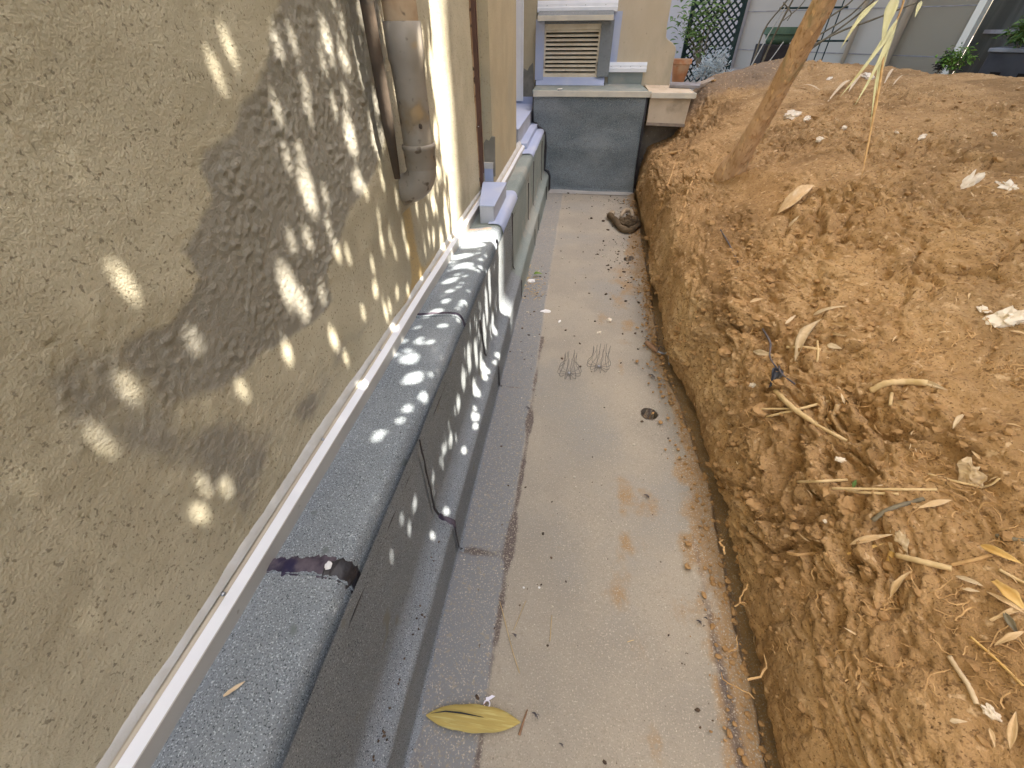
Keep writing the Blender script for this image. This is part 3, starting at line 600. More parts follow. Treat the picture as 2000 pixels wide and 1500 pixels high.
ub(MB().box((-.86, 4.06, .40), (-.50, 5.26, .612)), 'base_masonry', 'felt_far', b2)

# ================================================================== END WALL (dark felt box) + louvre + beige wall
YE = 5.265
ew = thing('felt_covered_wall', (.1, YE, 0), 'waist high wall covered in dark green grey felt closing the trench end', 'wall')
xsE = np.linspace(0, 1, 90); zsE = np.linspace(0, 1, 80); A, B = np.meshgrid(xsE, zsE, indexing='ij')
xl = np.interp(B, [0, .24, .26, .48, .62, .64, .73, .74, 1], [-.30, -.335, -.385, -.385, -.395, -.44, -.50, -.525, -.525]); xr = .655-.02*B
Qx = xl+(xr-xl)*A; Qz = B*.955; Pq = np.stack([Qx, Qx*0, Qz], -1); dY = -.010*fbm(Pq*np.array([2, 1, 3.5]), 3)-.006*np.sin(Qz*17+2*fbm(Pq*2, 2))-.02*(1-sstep(0, .04, B))
fixp(grid_mesh('felt_sheet', np.stack([Qx, YE+dY, Qz], -1), 'felt_dark', flip=True), ew)
ub(MB().box((-.30, YE+.035, -.1), (.64, 5.95, .95)), 'core', 'concrete_dark', ew)
ub(MB().box((-.53, YE+.035, .62), (-.30, 5.95, .949)), 'core', 'concrete_dark', ew)
sd_ = MB(); sd_.hexa([(.652, YE-.004, 0), (.668, YE+.0, 0), (.668, 5.8, 0), (.652, 5.8, 0), (.634, YE-.004, .95), (.650, YE+.0, .95), (.650, 5.8, .95), (.634, 5.8, .95)]); ub(sd_, 'side_sheet', 'bitumen', ew)
tb = MB(); tb.tube([(x, YE-.012, z) for x, z in [(-.312, .0), (-.318, .17), (-.34, .215), (-.388, .235), (-.385, .46), (-.392, .6), (-.43, .635), (-.475, .66), (-.485, .69), (-.52, .70), (-.528, .80), (-.528, .955)]], [.012, .014, .016, .02, .022, .016, .013, .012, .011, .009, .006, .005], 6)
ub(tb, 'bitumen_bead', 'bitumen', ew, smooth=True)
tb = MB(); tb.tube([(.658, YE-.008, .02), (.648, YE-.012, .3), (.644, YE-.012, .62), (.636, YE-.01, .95)], [.004, .010, .012, .005], 6); ub(tb, 'bitumen_bead', 'bitumen', ew, smooth=True)
ft = MB(); ft.add([(-.31, YE-.10, .0045), (.655, YE-.085, .0045), (.655, YE+.01, .022), (-.31, YE+.01, .022)], [(0, 1, 2, 3)]); ub(ft, 'foot_strip', 'metal_skirt', ew)
# top
tp = MB(); tp.hexa([(-.54, YE-.01, .952), (.66, YE-.01, .952), (.66, 6.0, .952), (-.54, 6.0, .952), (-.54, YE-.01, .975), (.66, YE-.01, .970), (.60, 6.0, .995), (-.54, 6.0, .995)]); ub(tp, 'top_sheet', 'felt_far', ew)
ub(MB().box((-.527, YE-.024, .930), (.672, YE-.0105, .981)), 'edge_trim', 'trim_cream', ew, bevel=.002)
ub(MB().box((-.527, YE-.028, .929), (-.478, YE-.0245, .982)), 'edge_trim_lap', 'trim_cream', ew)
# white paper fleck
tag(MB().blob((-.26, 5.36, .985), (.035, .02, .006), seed=3).build('paper_scrap', 'white_bit'), 'torn white scrap on the felt top in front of the louvre', 'scrap')

bw = thing('beige_garden_wall', (.4, 5.9, .9), 'weathered beige wall with a curved buttress right of the louvre', 'wall')
YB = 5.86
pr = [ony(u, v, YB) for u, v in [(1308, 168), (1310, 150), (1316, 118), (1320.5, 98), (1319, 90), (1313, 83), (1304, 77), (1301, 72), (1303, 50), (1308, 22), (1312, 0)]]
poly = [(-.565, YB, .90), (pr[0][0], YB, .90)]+[tuple(q) for q in pr[1:]]+[(pr[-1][0]+.01, YB, 2.3), (-.565, YB, 2.3)]
LV0, LV1 = ony(1060, 146, YB), ony(1174, 46, YB)       # louvre opening
wallm = MB(); wallm.extrude(poly, (0, .22, 0)); o = ub(wallm, 'wall_body', 'beige_wall', bw, bevel=.006)
ub(MB().box((-.8, 5.87, 2.3), (.9, 6.2, 2.6)), 'wall_top', 'beige_wall', bw)

lv = thing('louvre_vent', (-.2, 5.8, 1.0), 'rusty cream metal louvre grille in a lilac painted surround', 'vent')
def px2(u, v, Yp): q = ony(u, v, Yp); return q[0], q[2]
YF = 5.72
def fbox(u0, v0, u1, v1, ya, yb, name, mat, bevel=.002, root=lv):
    x0, z1 = px2(u0, v0, ya); x1, z0 = px2(u1, v1, ya); return ub(MB().box((min(x0, x1), ya, min(z0, z1)), (max(x0, x1), yb, max(z0, z1))), name, mat, root, bevel=bevel)
fbox(1047, 38, 1060, 156, YF, YB, 'left_jamb', 'paint_lilac')
fbox(1176, 38, 1188, 150, YF, YB, 'right_jamb', 'felt')
fbox(1060, 38, 1176, 46, YF+.006, YB, 'lintel', 'felt')
x0, z1 = px2(1047, 151, YF); x1, z0 = px2(1180, 160, YF)
ub(MB().hexa([(x0, YF-.03, .985), (x1, YF-.03, .985), (x1, YB, .985), (x0, YB, .985), (x0, YF-.03, .992), (x1, YF-.03, .992), (x1, YF+.04, z1+.012), (x0, YF+.04, z1+.012)]), 'sill', 'paint_lilac', lv, bevel=.003)
fbox(1188, 22, 1204, 124, YB-.012, YB, 'painted_band', 'paint_lilac', 0)
xa, za = px2(1060, 46, YF+.03); xb_, zb = px2(1163, 152, YF+.03); xa2, _ = px2(1061, 150, YF+.03)
zb = max(zb, 1.0); xL, xR = px2(1062, 80, YF+.03)[0], px2(1174, 80, YF+.03)[0]
fr = MB(); yf = YF+.03; zt_ = px2(1100, 46, yf)[1]; zb_ = px2(1100, 151, yf)[1]
fr.box((xL-.01, yf, zb_), (xL+.022, yf+.05, zt_)); fr.box((xR-.03, yf, zb_), (xR, yf+.05, zt_)); fr.box((xL+.022, yf, zt_-.05), (xR-.03, yf+.05, zt_)); fr.box((xL+.022, yf, zb_), (xR-.03, yf+.05, zb_+.022))
ub(fr, 'frame', 'louvre_paint', lv, bevel=.002)
ub(MB().box((xL+.0, yf+.07, zb_), (xR, yf+.075, zt_)), 'dark_back', 'louvre_dark', lv)
ns = 11
for k in range(ns):
    z = zb_+.030+(zt_-zb_-.088)*k/(ns-1); sl = MB(); x0, x1 = xL+.0225, xR-.0305
    sl.hexa([(x0, yf+.004, z), (x1, yf+.004, z), (x1, yf+.030, z+.008), (x0, yf+.030, z+.008), (x0, yf+.004, z+.004), (x1, yf+.004, z+.004), (x1, yf+.030, z+.012), (x0, yf+.030, z+.012)])
    sl.box((x0, yf+.002, z-.012), (x1, yf+.005, z+.004)); ub(sl, 'slat', 'louvre_paint', lv)
# hood and flashings
hd = thing('vent_hood', (-.2, 5.7, 1.5), 'white and grey metal hood strip right above the louvre grille', 'hood')
x0, z1 = px2(1050, 30.5, YF-.09); x1, z0 = px2(1198, 39.5, YF-.09)
ub(MB().box((x0, YF-.095, z0), (x1, YF-.085, z1)), 'front_edge', 'trim_cream', hd, bevel=.002)
ub(MB().hexa([(x0, YF-.085, z0+.01), (x1, YF-.085, z0+.01), (x1, YB-.001, z0+.06), (x0, YB-.001, z0+.06), (x0, YF-.085, z1-.004), (x1, YF-.085, z1-.004), (x1, YB-.001, z1+.05), (x0, YB-.001, z1+.05)]), 'top_sheet', 'felt', hd)
def bar(u0, v0, u1, v1, Yp, label):
    t = thing('wall_flashing', (0, Yp, 1), label, 'flashing', 'white flashing strips on the beige wall')
    x0, z1 = px2(u0, v0, Yp); x1, z0 = px2(u1, v1, Yp); h = z1-z0
    ub(MB().extrude([(x0, Yp+.028, z1), (x0, Yp+.018, z1-.3*h), (x0, Yp+.018, z0+.45*h), (x0, Yp, z0+.40*h), (x0, Yp, z0), (x0, YB-.0005, z0), (x0, YB-.0005, z1)], (x1-x0, 0, 0)), 'strip', 'metal_white', t)
    for f in (.12, .36, .6, .85):
        o = MB().lathe([(.004, 0), (.004, .004)], (0, 0, 0), 8).build('screw', 'steel'); o.rotation_euler = (PI/2, 0, 0); o.location = (x0+(x1-x0)*f, Yp+.018, z1-.42*h); fixp(o, t)
    return t
bar(1050, 1, 1206, 22, YB-.05, 'upper white flashing strip at the top of the louvre surround')
bar(1185, 122, 1262, 141, YB-.05, 'short white flashing strip low on the beige wall, right of the louvre')
ub(MB().box((px2(1188, 150, YB)[0], YB-.03, .98), (px2(1254, 150, YB)[0], YB-.0005, px2(1188, 140, YB)[1]+.01)), 'upstand_sheet', 'felt_far', bw)

# ledge on the right
cl_ = thing('concrete_ledge', (.88, 5.3, .69), 'peach concrete ledge box with a cream metal edge, right of the felt wall', 'ledge')
YL = YE
ub(MB().hexa([(.676, YL, .700), (1.062, YL-.0, .690), (1.10, 5.9, .69), (.676, 5.9, .70), (.668, YL, .946), (1.074, YL, .946), (1.11, 5.9, .955), (.668, 5.9, .955)]), 'ledge_body', 'concrete_pale', cl_, bevel=.004)
ub(MB().hexa([(.672, YL-.014, .688), (1.064, YL-.014, .676), (1.066, YL-.001, .676), (.674, YL-.001, .688), (.672, YL-.014, .712), (1.066, YL-.014, .704), (1.068, YL-.001, .704), (.674, YL-.001, .712)]), 'drip_strip', 'stone_flat', cl_)
ub(MB().hexa([(.662, YL-.03, .944), (1.092, YL-.03, .944), (1.13, 5.95, .956), (.662, 5.95, .956), (.662, YL-.03, .962), (1.092, YL-.03, .962), (1.13, 5.95, .975), (.662, 5.95, .985)]), 'top_slab', 'concrete_pale', cl_)
ub(MB().box((.673, YL-.044, .926), (1.098, YL-.031, .972)), 'edge_trim', 'trim_cream', cl_, bevel=.002)
ub(MB().box((1.098, YL-.044, .930), (1.108, 5.6, .970)), 'edge_trim', 'trim_cream', cl_, bevel=.002)
uw = MB(); uw.box((.66, YE+.16, -.15), (1.6, YE+.5, .699)); tag(uw.build('foundation_wall', 'concrete_dark'), 'dark foundation wall beneath the peach ledge', 'wall')
# slabs lying on the ledge and behind
tag(MB().hexa([(.90, 5.66, .975), (1.20, 5.60, .975), (1.24, 5.78, .975), (.93, 5.84, .975), (.90, 5.66, 1.000), (1.20, 5.60, 1.000), (1.24, 5.78, 1.010), (.93, 5.84, 1.010)]).build('metal_tray', 'weather_grey', bevel=.003), 'flat grey metal piece lying on the ledge under the terracotta pot', 'metal piece')

# ================================================================== DOWNPIPE
dp = thing('downpipe', (-.53, 1.5, 1.0), 'grey plastic downpipe with rusty stained top and elbow turning into the wall', 'downpipe')
XP = -.545; YP = 1.545; rP = .050
def hz(u, v): return onx(u, v, XP)[2]
ztop, zj, zc0, zc1 = 3.2, hz(790, 42), hz(800, 296), hz(800, 344)
mb = MB(); nn = 32
prof = [(rP*1.0, zc0-.01), (rP*1.0, zj-.12), (rP*1.03, zj-.10), (rP*1.10, zj-.085), (rP*1.10, zj), (rP*1.02, zj+.001)]
mb.lathe(prof, (XP, YP, 0), nn, cap=False); ub(mb, 'pipe', 'pvc_grey', dp, smooth=True)
mb = MB(); mb.lathe([(rP*.98, zj-.02), (rP*.98, ztop)], (XP, YP, 0), nn, cap=False); ub(mb, 'upper_pipe', 'pipe_rust', dp, smooth=True)
mb = MB(); mb.lathe([(rP*1.0, zc1-.005), (rP*1.07, zc1), (rP*1.075, zc0-.012), (rP*1.13, zc0-.010), (rP*1.14, zc0-.002), (rP*1.12, zc0+.004), (rP*1.0, zc0+.006)], (XP, YP, 0), nn, cap=False); ub(mb, 'collar', 'pvc_grey', dp, smooth=True)
pts = [(XP, YP, zc1+.01)]
for a in np.linspace(0, 78, 9): pts.append((XP-.075*(1-math.cos(math.radians(a))), YP, zc1-.075*math.sin(math.radians(a))))
mb = MB(); mb.tube(pts+[(XP-.11, YP, zc1-.090)], rP*1.02, 32); ub(mb, 'elbow', 'pvc_grey', dp, smooth=True)
mb = MB(); mb.blob((XP+.03, YP-.042, hz(815, 240)), (.006, .004, .008), seed=4); ub(mb, 'dark_scar', 'pipe_old', dp)
mb = MB(); mb.tube([(XP-.04, YP-.135, z) for z in np.linspace(1.12, 3.2, 14)], [.010]+[.018]*13, 12)
t = thing('old_pipe', (XP-.05, YP-.1, 1.2), 'thin brown old pipe behind the downpipe, hugging the wall', 'pipe'); ub(mb, 'pipe', 'pipe_old', t, smooth=True)

# ================================================================== SMALL THINGS ON FLOOR AND UPSTAND
def leafmesh(p0, p1, nrm, width, curl=.15, fold=.1, bow=.0, n=10, wide=.5, twist=0., th=.0006, ra=None, rb=None):
    ra = ra or rnd.uniform(.15, .65); rb = rb or rnd.uniform(.25, .85); ra, rb = (ra, rb) if ra+rb < 1.1 else (ra*.8, rb*.8); e0 = rnd.choice([.04, .04, .3, .5]) if n > 6 and wide == .5 else .04; jg = rnd.uniform(0, 6)
    a, b = Vector(p0), Vector(p1); t = (b-a); L = t.length; t.normalize(); nrm = Vector(nrm); nrm = (nrm-t*nrm.dot(t)).normalized(); s_ = t.cross(nrm); rows = []
    for i in range(n+1):
        f = i/n; w_ = width*.5*max(e0 if f < .3 else .03, min(1, (f/ra)**.7, ((1-f)/rb)**.8))*(1+.07*math.sin(f*17+jg))
        c = a+t*(f*L)+nrm*(curl*L*math.sin(PI*f)*.5)+s_*(bow*L*math.sin(PI*f)); tw = twist*f; ss = s_*math.cos(tw)+nrm*math.sin(tw); nn_ = nrm*math.cos(tw)-s_*math.sin(tw)
        rows.append([c+ss*w_*q+nn_*abs(q)*w_*fold*2 for q in (-1, -.5, 0, .5, 1)])
    vs_ = [q for r in rows for q in r]; m = len(vs_); vs_ = vs_+[q-nrm*th for q in vs_]
    fs = [(i*5+k, i*5+k+1, (i+1)*5+k+1, (i+1)*5+k) for i in range(n) for k in range(4)]; f2 = [tuple(m+x for x in f[::-1]) for f in fs]
    ed = [(i*5, (i+1)*5, m+(i+1)*5, m+i*5) for i in range(n)]+[(i*5+4, m+i*5+4, m+(i+1)*5+4, (i+1)*5+4) for i in range(n)]
    return vs_, fs+f2+ed
def put(mb, name, mat, label, cat, group=None, smooth=True):
    V_ = np.array(mb.v); c = V_.mean(0); c[2] = V_[:, 2].min(); o = mb.build(name, mat, None, smooth, org=c); return tag(o, label, cat, group)
fz = lambda u, v, z=.004: onz(u, v, z)
# big bamboo leaf
t = thing('bamboo_leaf', fz(925, 1405), 'large yellow pointed bamboo leaf with a dark crack on the near trench floor', 'leaf')
vs_, fs = leafmesh(fz(832, 1397, .008), fz(1017, 1411, .010), (0, 0, 1), .062, curl=.03, fold=.06, n=20, wide=.6, ra=.30, rb=.28); ub(MB().add(vs_, fs), 'blade', 'bamboo_leaf', t, smooth=True)
cr = [fz(842, 1393, .013), fz(870, 1389, .0165), fz(900, 1392, .0165), fz(925, 1397, .016), (fz(945, 1401, .0155))]
mb = MB(); mb.tube(cr, [.0005, .0018, .0022, .0014, .0004], 5); ub(mb, 'crack', 'leaf_crack', t)
# ring pull
t = thing('plastic_tab', fz(952, 1372), 'white plastic tear tab with a round ring, behind the big yellow leaf', 'plastic tab')
c = fz(951, 1375, .006); mb = MB(); mb.tube([(c[0]+.0085*math.cos(a), c[1]+.0085*math.sin(a), .007) for a in np.linspace(0, 2*PI, 20)], .0022, 6, cap=False); ub(mb, 'ring', 'plastic_white', t, smooth=True)
q = [fz(954, 1368, .006), fz(959, 1366, .006), fz(967, 1360, .006), fz(961, 1357.5, .006), fz(955, 1361, .006), fz(949, 1362, .006), fz(949, 1367, .006)]
ub(MB().extrude([tuple(x) for x in q], (0, 0, .002)), 'tab', 'plastic_white', t)
def stick(name, a, b, r, mat, label, cat, z=.005, n=6, wob=.0, group=None, r2=None):
    p, q = fz(*a, z), fz(*b, z); pts = []
    for i in range(9):
        f = i/8; pts.append(p*(1-f)+q*f+np.array([wob*math.sin(f*5+a[0]), wob*math.cos(f*4+a[0])*.6, .002*math.sin(PI*f)]))
    mb = MB(); mb.tube(pts, [r+(((r2 or r)-r)*i/8) for i in range(9)], n); return put(mb, name, mat, label, cat, group)
stick('straw', (975, 1175), (1015, 1315), .0012, 'straw', 'longest thin straw lying on the near floor above the yellow leaf', 'straw', wob=.002)
stick('straw', (1028, 1173), (1003, 1230), .0009, 'straw', 'short slanting straw just below two small white pebbles', 'straw', wob=.001)
stick('straw', (1078, 1202), (1074, 1253), .0011, 'straw', 'short upright straw alone in the middle of the near floor', 'straw')
stick('straw', (1225, 1254), (1238, 1250), .0012, 'straw', 'tiny pale straw bit on the near floor left of the dirt', 'straw')
stick('wood_sliver', (1030, 1386), (1014, 1436), .0016, 'wood_grip', 'tapering brown wood sliver right of the yellow leaf tip', 'sliver', r2=.0038)
stick('wood_sliver', (950, 1372), (936, 1386), .0012, 'wood_grip', 'tiny brown stalk through the white plastic ring', 'sliver', z=.009)
def peb(u, v, r, mat, label, name='pebble', cat='pebble', z=0., X=None, flat=.6, seed=None, group=None, sub=2):
    p = onz(u, v, z) if X is None else onx(u, v, X); mb = MB(); r = r if isinstance(r, tuple) else (r, r*.85, r*flat); mb.blob((p[0], p[1], p[2]+r[2]*.6), r, seed=seed if seed is not None else int(u), sub=sub, rough=.3)
    return put(mb, name, mat, label, cat, group, smooth=False)
peb(1023, 1148, .0042, 'white_bit', 'left one of two small white pebbles on the near floor')
peb(1053, 1148, .0045, 'white_bit', 'right one of two small white pebbles on the near floor')
peb(1190, 627, .020, 'stone_white', 'cream stone farther behind the wire cages', 'stone', 'stone')
peb(1170, 651, (.020, .010, .008), 'stone_white', 'small peach stone just behind the right wire cage', 'stone', 'stone')
peb(1065, 608, (.040, .022, .003), 'white_bit', 'flat white flake on the floor below the dry litter tuft', 'flake', 'flake')
peb(1093, 628, (.018, .008, .003), 'white_bit', 'small elongated white flake right of the larger flake', 'flake', 'flake')
peb(1038, 550, (.028, .028, .010), 'white_bit', 'white lump sitting in the dry litter against the ledge', 'lump', 'lump')
peb(748, 1365, (.005, .012, .003), 'white_bit', 'tiny white crumb on the low felt ledge at the front', 'crumb', 'crumb', z=.19)
peb(642, 1105, (.010, .007, .003), 'white_bit', 'white flake stuck on the black bitumen smear of the cap', 'flake', 'flake', z=.640)
peb(1155, 427, .014, 'crumb_dark', 'dark round clod alone near the far felt wall', 'clod', 'clod')
peb(1020, 642, .008, 'crumb_dark', 'small dark clod left of the white flakes by the ledge', 'clod', 'clod')
peb(1162, 628, .007, 'crumb_dark', 'small dark clod left of the cream stone', 'clod', 'clod')
peb(1299, 663, .014, 'crumb_dark', 'dark round clod above the brown tool grip', 'clod', 'clod')
p0, p1 = onz(444, 1364, .619), onz(484, 1334, .623)
put(MB().add(*leafmesh((p0[0], p0[1], .634), (p1[0], p1[1], .634), (0, 0, 1), .007, curl=.01, n=8)), 'dry_leaf', 'dry_leaf_pale', 'small pale dry leaf on the grey cap next to the flashing', 'leaf')
peb(735, 1420, (.006, .005, .003), 'crumb_dark', 'dark crumb on the low ledge left of the yellow leaf', 'crumb', 'crumb', z=.19)
# dark curled bits
for (u, v, s_, lb) in [(1045, 1400, .010, 'dark curled leaf scrap right of the brown sliver'), (1030, 799, .012, 'dark curled scrap near the floor lap line'), (1004, 1243, .008, 'small black scrap beside the long straw'),
                       (1364, 1217, .009, 'left dark scrap in the dirt strip at lower right'), (1378, 1211, .009, 'right dark scrap in the dirt strip at lower right'), (1272, 738, .018, 'dark crumpled scrap below the tool'),
                       (1262, 972, .012, 'small dead twiglet on the floor centre right'), (1096, 1457, .006, 'small brown scrap near the bottom edge of the floor')]:
    p = fz(u, v); mb = MB(); q0 = p+np.array([-s_, s_*.8, .002]); q1 = p+np.array([s_, -s_*.7, .004]); mb.add(*leafmesh(q0, q1, (.3, .2, 1), s_*.8, curl=.5, fold=.5, twist=.8, n=8)); mb.tube([p+np.array([0, 0, .004]), p+np.array([s_*.7, s_*.7, .005]), p+np.array([s_*1.1, s_*.4, .003])], s_*.1, 5)
    put(mb, 'dark_scrap', 'twig_dark', lb, 'scrap', 'dark scraps on the trench floor')
# wire cages
def cage(u, v, label, seed):
    c = onz(u, v, .0); t = thing('wire_cage', c, label, 'wire strainer', 'wire strainers standing on the trench floor'); r0 = random.Random(seed); nW = 12
    for k in range(nW):
        a = 2*PI*k/nW+r0.uniform(-.06, .06)+.15; R = .060*(1+r0.uniform(-.06, .06)); H = r0.uniform(.135, .155); top = .036*(1+r0.uniform(-.25, .25)); ja = a+r0.uniform(-.15, .15)
        pr_ = [(.004, .010, a), (.030, .0075, a), (.052, .0065, a), (R+.004, .016, a), (R+.002, .038, a), (.052, .060, a), (top+.002, .080, a), (top, .100, ja), (top+r0.uniform(-.004, .006), H, ja)]
        pts = spl([(c[0]+r*math.cos(q), c[1]+r*math.sin(q), z) for r, z, q in pr_], 30); mb = MB(); mb.tube(pts, .0009, 5); ub(mb, 'wire', 'wire', t, smooth=True)
    ub(MB().blob((c[0], c[1], .011), (.008, .008, .004), seed=1), 'hub', 'steel', t)
cage(1111, 731, 'left upturned wire strainer cage on the trench floor', 1)
cage(1169, 718, 'right upturned wire strainer cage, nearer the earth bank', 5)
# tool
t = thing('broken_tool', fz(1290, 690), 'broken tool with brown grip and bent grey metal tang at the foot of the bank', 'tool')
p, q = fz(1262, 668, .02), fz(1284, 687, .016); d = q-p; mb = MB(); mb.tube([p-d*.05, p, p+d*.3, p+d*.7, q], [.004, .012, .016, .014, .009], 12); ub(mb, 'grip', 'wood_grip', t, smooth=True)
mb = MB(); mb.tube([q-d*.05, q, fz(1297, 691, .016), fz(1303, 688, .022), fz(1306, 694, .018), fz(1307, 712, .012)], [.009, .007, .006, .006, .005, .004], 8); ub(mb, 'tang', 'steel', t, smooth=True)
mb = MB(); mb.tube([fz(1284, 687, .02), fz(1290, 676, .03), fz(1301, 685, .022)], .003, 6); ub(mb, 'wire_loop', 'twig_dark', t, smooth=True)
peb(1293, 700, (.022, .012, .010), 'clod', 'brown lump under the bent metal of the tool', 'clod', 'clod')
# rag
t = thing('crumpled_rag', fz(1222, 432), 'crumpled brown rag rolled up at the foot of the earth bank', 'rag')
c = fz(1228, 440); n = 64; mm = 40; th_, ph = np.meshgrid(np.linspace(0, 2*PI, n), np.linspace(.0, PI*.62, mm), indexing='ij')
D = np.stack([np.cos(th_)*np.sin(ph), np.sin(th_)*np.sin(ph), np.cos(ph)], -1); r = 1+.45*ridged(D*2.1+3, 3)*.6+.25*fbm(D*5, 3); Q = D*r[..., None]*np.array([.10, .085, .075])+np.array([c[0], c[1], .0]); Q[..., 2] = np.maximum(Q[..., 2], .003)
fixp(grid_mesh('bundle', Q, 'cloth_brown'), t)
a, b = fz(1190, 420, .03), fz(1214, 446, .03); mb = MB(); pts = spl([a, a*.6+b*.4+np.array([0, 0, .012]), b, fz(1232, 450, .03), fz(1247, 440, .035)], 16); mb.tube(pts, [.028+.006*math.sin(i*1.7) for i in range(16)], 12); ub(mb, 'roll', 'cloth_brown', t, smooth=True)
mb = MB(); mb.tube(spl([fz(1212, 424, .07), fz(1220, 412, .09), fz(1232, 412, .08), fz(1236, 424, .06)], 14), [.014+.010*math.sin(i*.24) for i in range(14)], 10); ub(mb, 'fold', 'cloth_pale', t, smooth=True)
mb = MB(); mb.tube(spl([fz(1196, 416, .035), fz(1190, 422, .03)], 4), .030, 12); ub(mb, 'roll_end', 'cloth_pale', t, smooth=True)
# litter tuft against ledge
mb = MB()
for k in range(90):
    p = onz(rnd.gauss(1040, 13), rnd.gauss(562, 17), .0); p[0] = max(p[0], -.318); a = rnd.uniform(0, 6.28); L = rnd.uniform(.01, .04); dv_ = np.array([math.cos(a)*L, math.sin(a)*L, 0]); z = rnd.uniform(.003, .02)
    p[2] = z; q = p+dv_; q[0] = max(q[0], -.318); q[2] = z+rnd.uniform(-.002, .01); mb.tube([p, (p+q)/2+np.array([0, 0, .003]), q], rnd.choice([.0007, .0012, .002]), 4)
tag(mb.build('dry_litter', 'straw'), 'heap of dry grass bits against the low ledge', 'litter', kind='stuff')
p = fz(1052, 536, .02); put(MB().add(*leafmesh(p-np.array([.04, 0, 0]), p+np.array([.03, 0.01, 0]), (0, -.3, 1), .03, curl=.2, fold=.3)), 'green_leaf', 'leaf_bright', 'small green leaf lying on the dry litter by the ledge', 'leaf')
# countless crumbs over the floor
for nm, mt, n, lb in (('floor_crumbs', 'crumb_dark', 520, 'dark grit and crumbs scattered over the trench floor'), ('pale_floor_crumbs', 'crumb_pale', 200, 'pale flecks of plaster and straw scattered over the trench floor')):
    mb = MB()
    for k in range(n):
        f = rnd.random()
        if f < .30: x, y = rnd.gauss(.42, .13), rnd.gauss(3.35, .42)
        elif f < .42: x, y = rnd.gauss(.5, .1), rnd.gauss(4.9, .35)
        elif f < .55: x, y = rnd.gauss(.50, .06), rnd.uniform(0, 5)
        elif f < .62: x, y = rnd.gauss(-.2, .07), rnd.gauss(2.5, .35)
        else: x, y = rnd.uniform(-.3, .6), rnd.uniform(-.1, 5.2)**1.0
        x = min(max(x, -.31), .66); r = (.0012+.005*rnd.random()**4)*(1+.30*max(0, y-1)); mb.blob((x, y, r*.35+.002), (r*1.5, r, r*.6), seed=k, sub=1, rough=.35)
    tag(mb.build(nm, mt), lb, 'crumbs', kind='stuff')
mb = MB()
for k in range(2600):
    y = rnd.uniform(-.1, 5.0); x = xb(y)-.012-abs(rnd.gauss(0, .055)); r = .0014+.009*rnd.random()**5; mb.blob((x, y, .012+r*.3), (r*1.3, r, r*.8), seed=k, sub=1, rough=.35)
tag(mb.build('dirt_crumbs', 'clod'), 'clay crumbs along the foot of the bank', 'soil crumbs', kind='stuff')
mb = MB()
for k in range(34):
    y = rnd.choice([rnd.gauss(.42, .06), rnd.gauss(.15, .08), rnd.uniform(.0, .7)]); mb.blob((rnd.gauss(-.352, .012), y, .193), (.003, .0035, .0025), seed=k, sub=1)
tag(mb.build('ledge_specks', 'crumb_dark'), 'black specks on the near part of the low ledge', 'specks', kind='stuff')

# ================================================================== THINGS LYING ON THE BANK
GL = 'dry bamboo leaves and sheaths on the bank'; GS = 'straws and sticks on the bank'; GW = 'pale lime lumps in the clay'
def sleaf(a, b, wpx, mat, label, curl=.25, fold=.25, twist=0., bow=0., wide=.5, lift=.011, name='dry_leaf', cat='leaf', group=GL, nrm=None):
    p, n1 = soil(*a, lift); q, n2 = soil(*b, lift); n = (Vector(V_view(p))*.45+n1*.5+n2*.5).normalized(); dist = dep(p)
    w_ = wpx*dist/FPX*.85; return put(MB().add(*leafmesh(p, q, nrm or n, w_, curl=curl, fold=fold, twist=twist, bow=bow, wide=wide)), name, mat, label, cat, group)
def dep(p): return float((Vector(p)-Vector(O_)).dot(-back))
def V_view(p): v_ = Vector(O_)-Vector(p); return v_.normalized()
def sstick(pts, rpx, mat, label, name='straw', cat='straw', group=GS, lift=.004, r2=None, n=7):
    P = [soil(*q, lift)[0] for q in pts]; dist = dep(P[0]); r = rpx*.5*dist/FPX; m = max(8, 5*len(P)); L = spl([tuple(p) for p in P], m); mb = MB()
    mb.tube(L, [r*(1+((r2 or 1)-1)*i/(m-1))*(1+.08*math.sin(i*2.3)) for i in range(m)], n); return put(mb, name, mat, label, cat, group)
def paper(u, v, rpx, label, mat='dry_leaf_pale', seed=1, lift=.012):
    p, n = soil(u, v, lift); n = (n*.6+V_view(p)*.4).normalized(); r = rpx*dep(p)/FPX; t = n.orthogonal().normalized(); b = n.cross(t); A = 26; B = 7; rr = np.linspace(.02, 1, B); th = np.linspace(0, 2*PI, A)
    Q = np.zeros((A, B, 3)); ca, sa = np.cos(th), np.sin(th); edge = 1+1.1*fbm(np.stack([ca*1.6+seed, sa*1.6, ca*0], -1), 3)+.25*gnoise(np.stack([ca*6, sa*6+seed, ca*0], -1))
    x = edge[:, None]*rr*ca[:, None]*1.05; y = edge[:, None]*rr*sa[:, None]*.8; h = .55*fbm(np.stack([x*1.8+seed, y*1.2, x*0], -1), 3); h[-1] = h[0]; x[-1] = x[0]; y[-1] = y[0]
    for k in range(3): Q[..., k] = p[k]+r*(x*t[k]+y*b[k]+h*n[k])
    c = Q.reshape(-1, 3).mean(0); o = grid_mesh('papery_sheath', Q-c, mat, smooth=False); o.location = tuple(c); s_ = o.modifiers.new('thick', 'SOLIDIFY'); s_.thickness = .0008; return tag(o, label, 'leaf', GL)
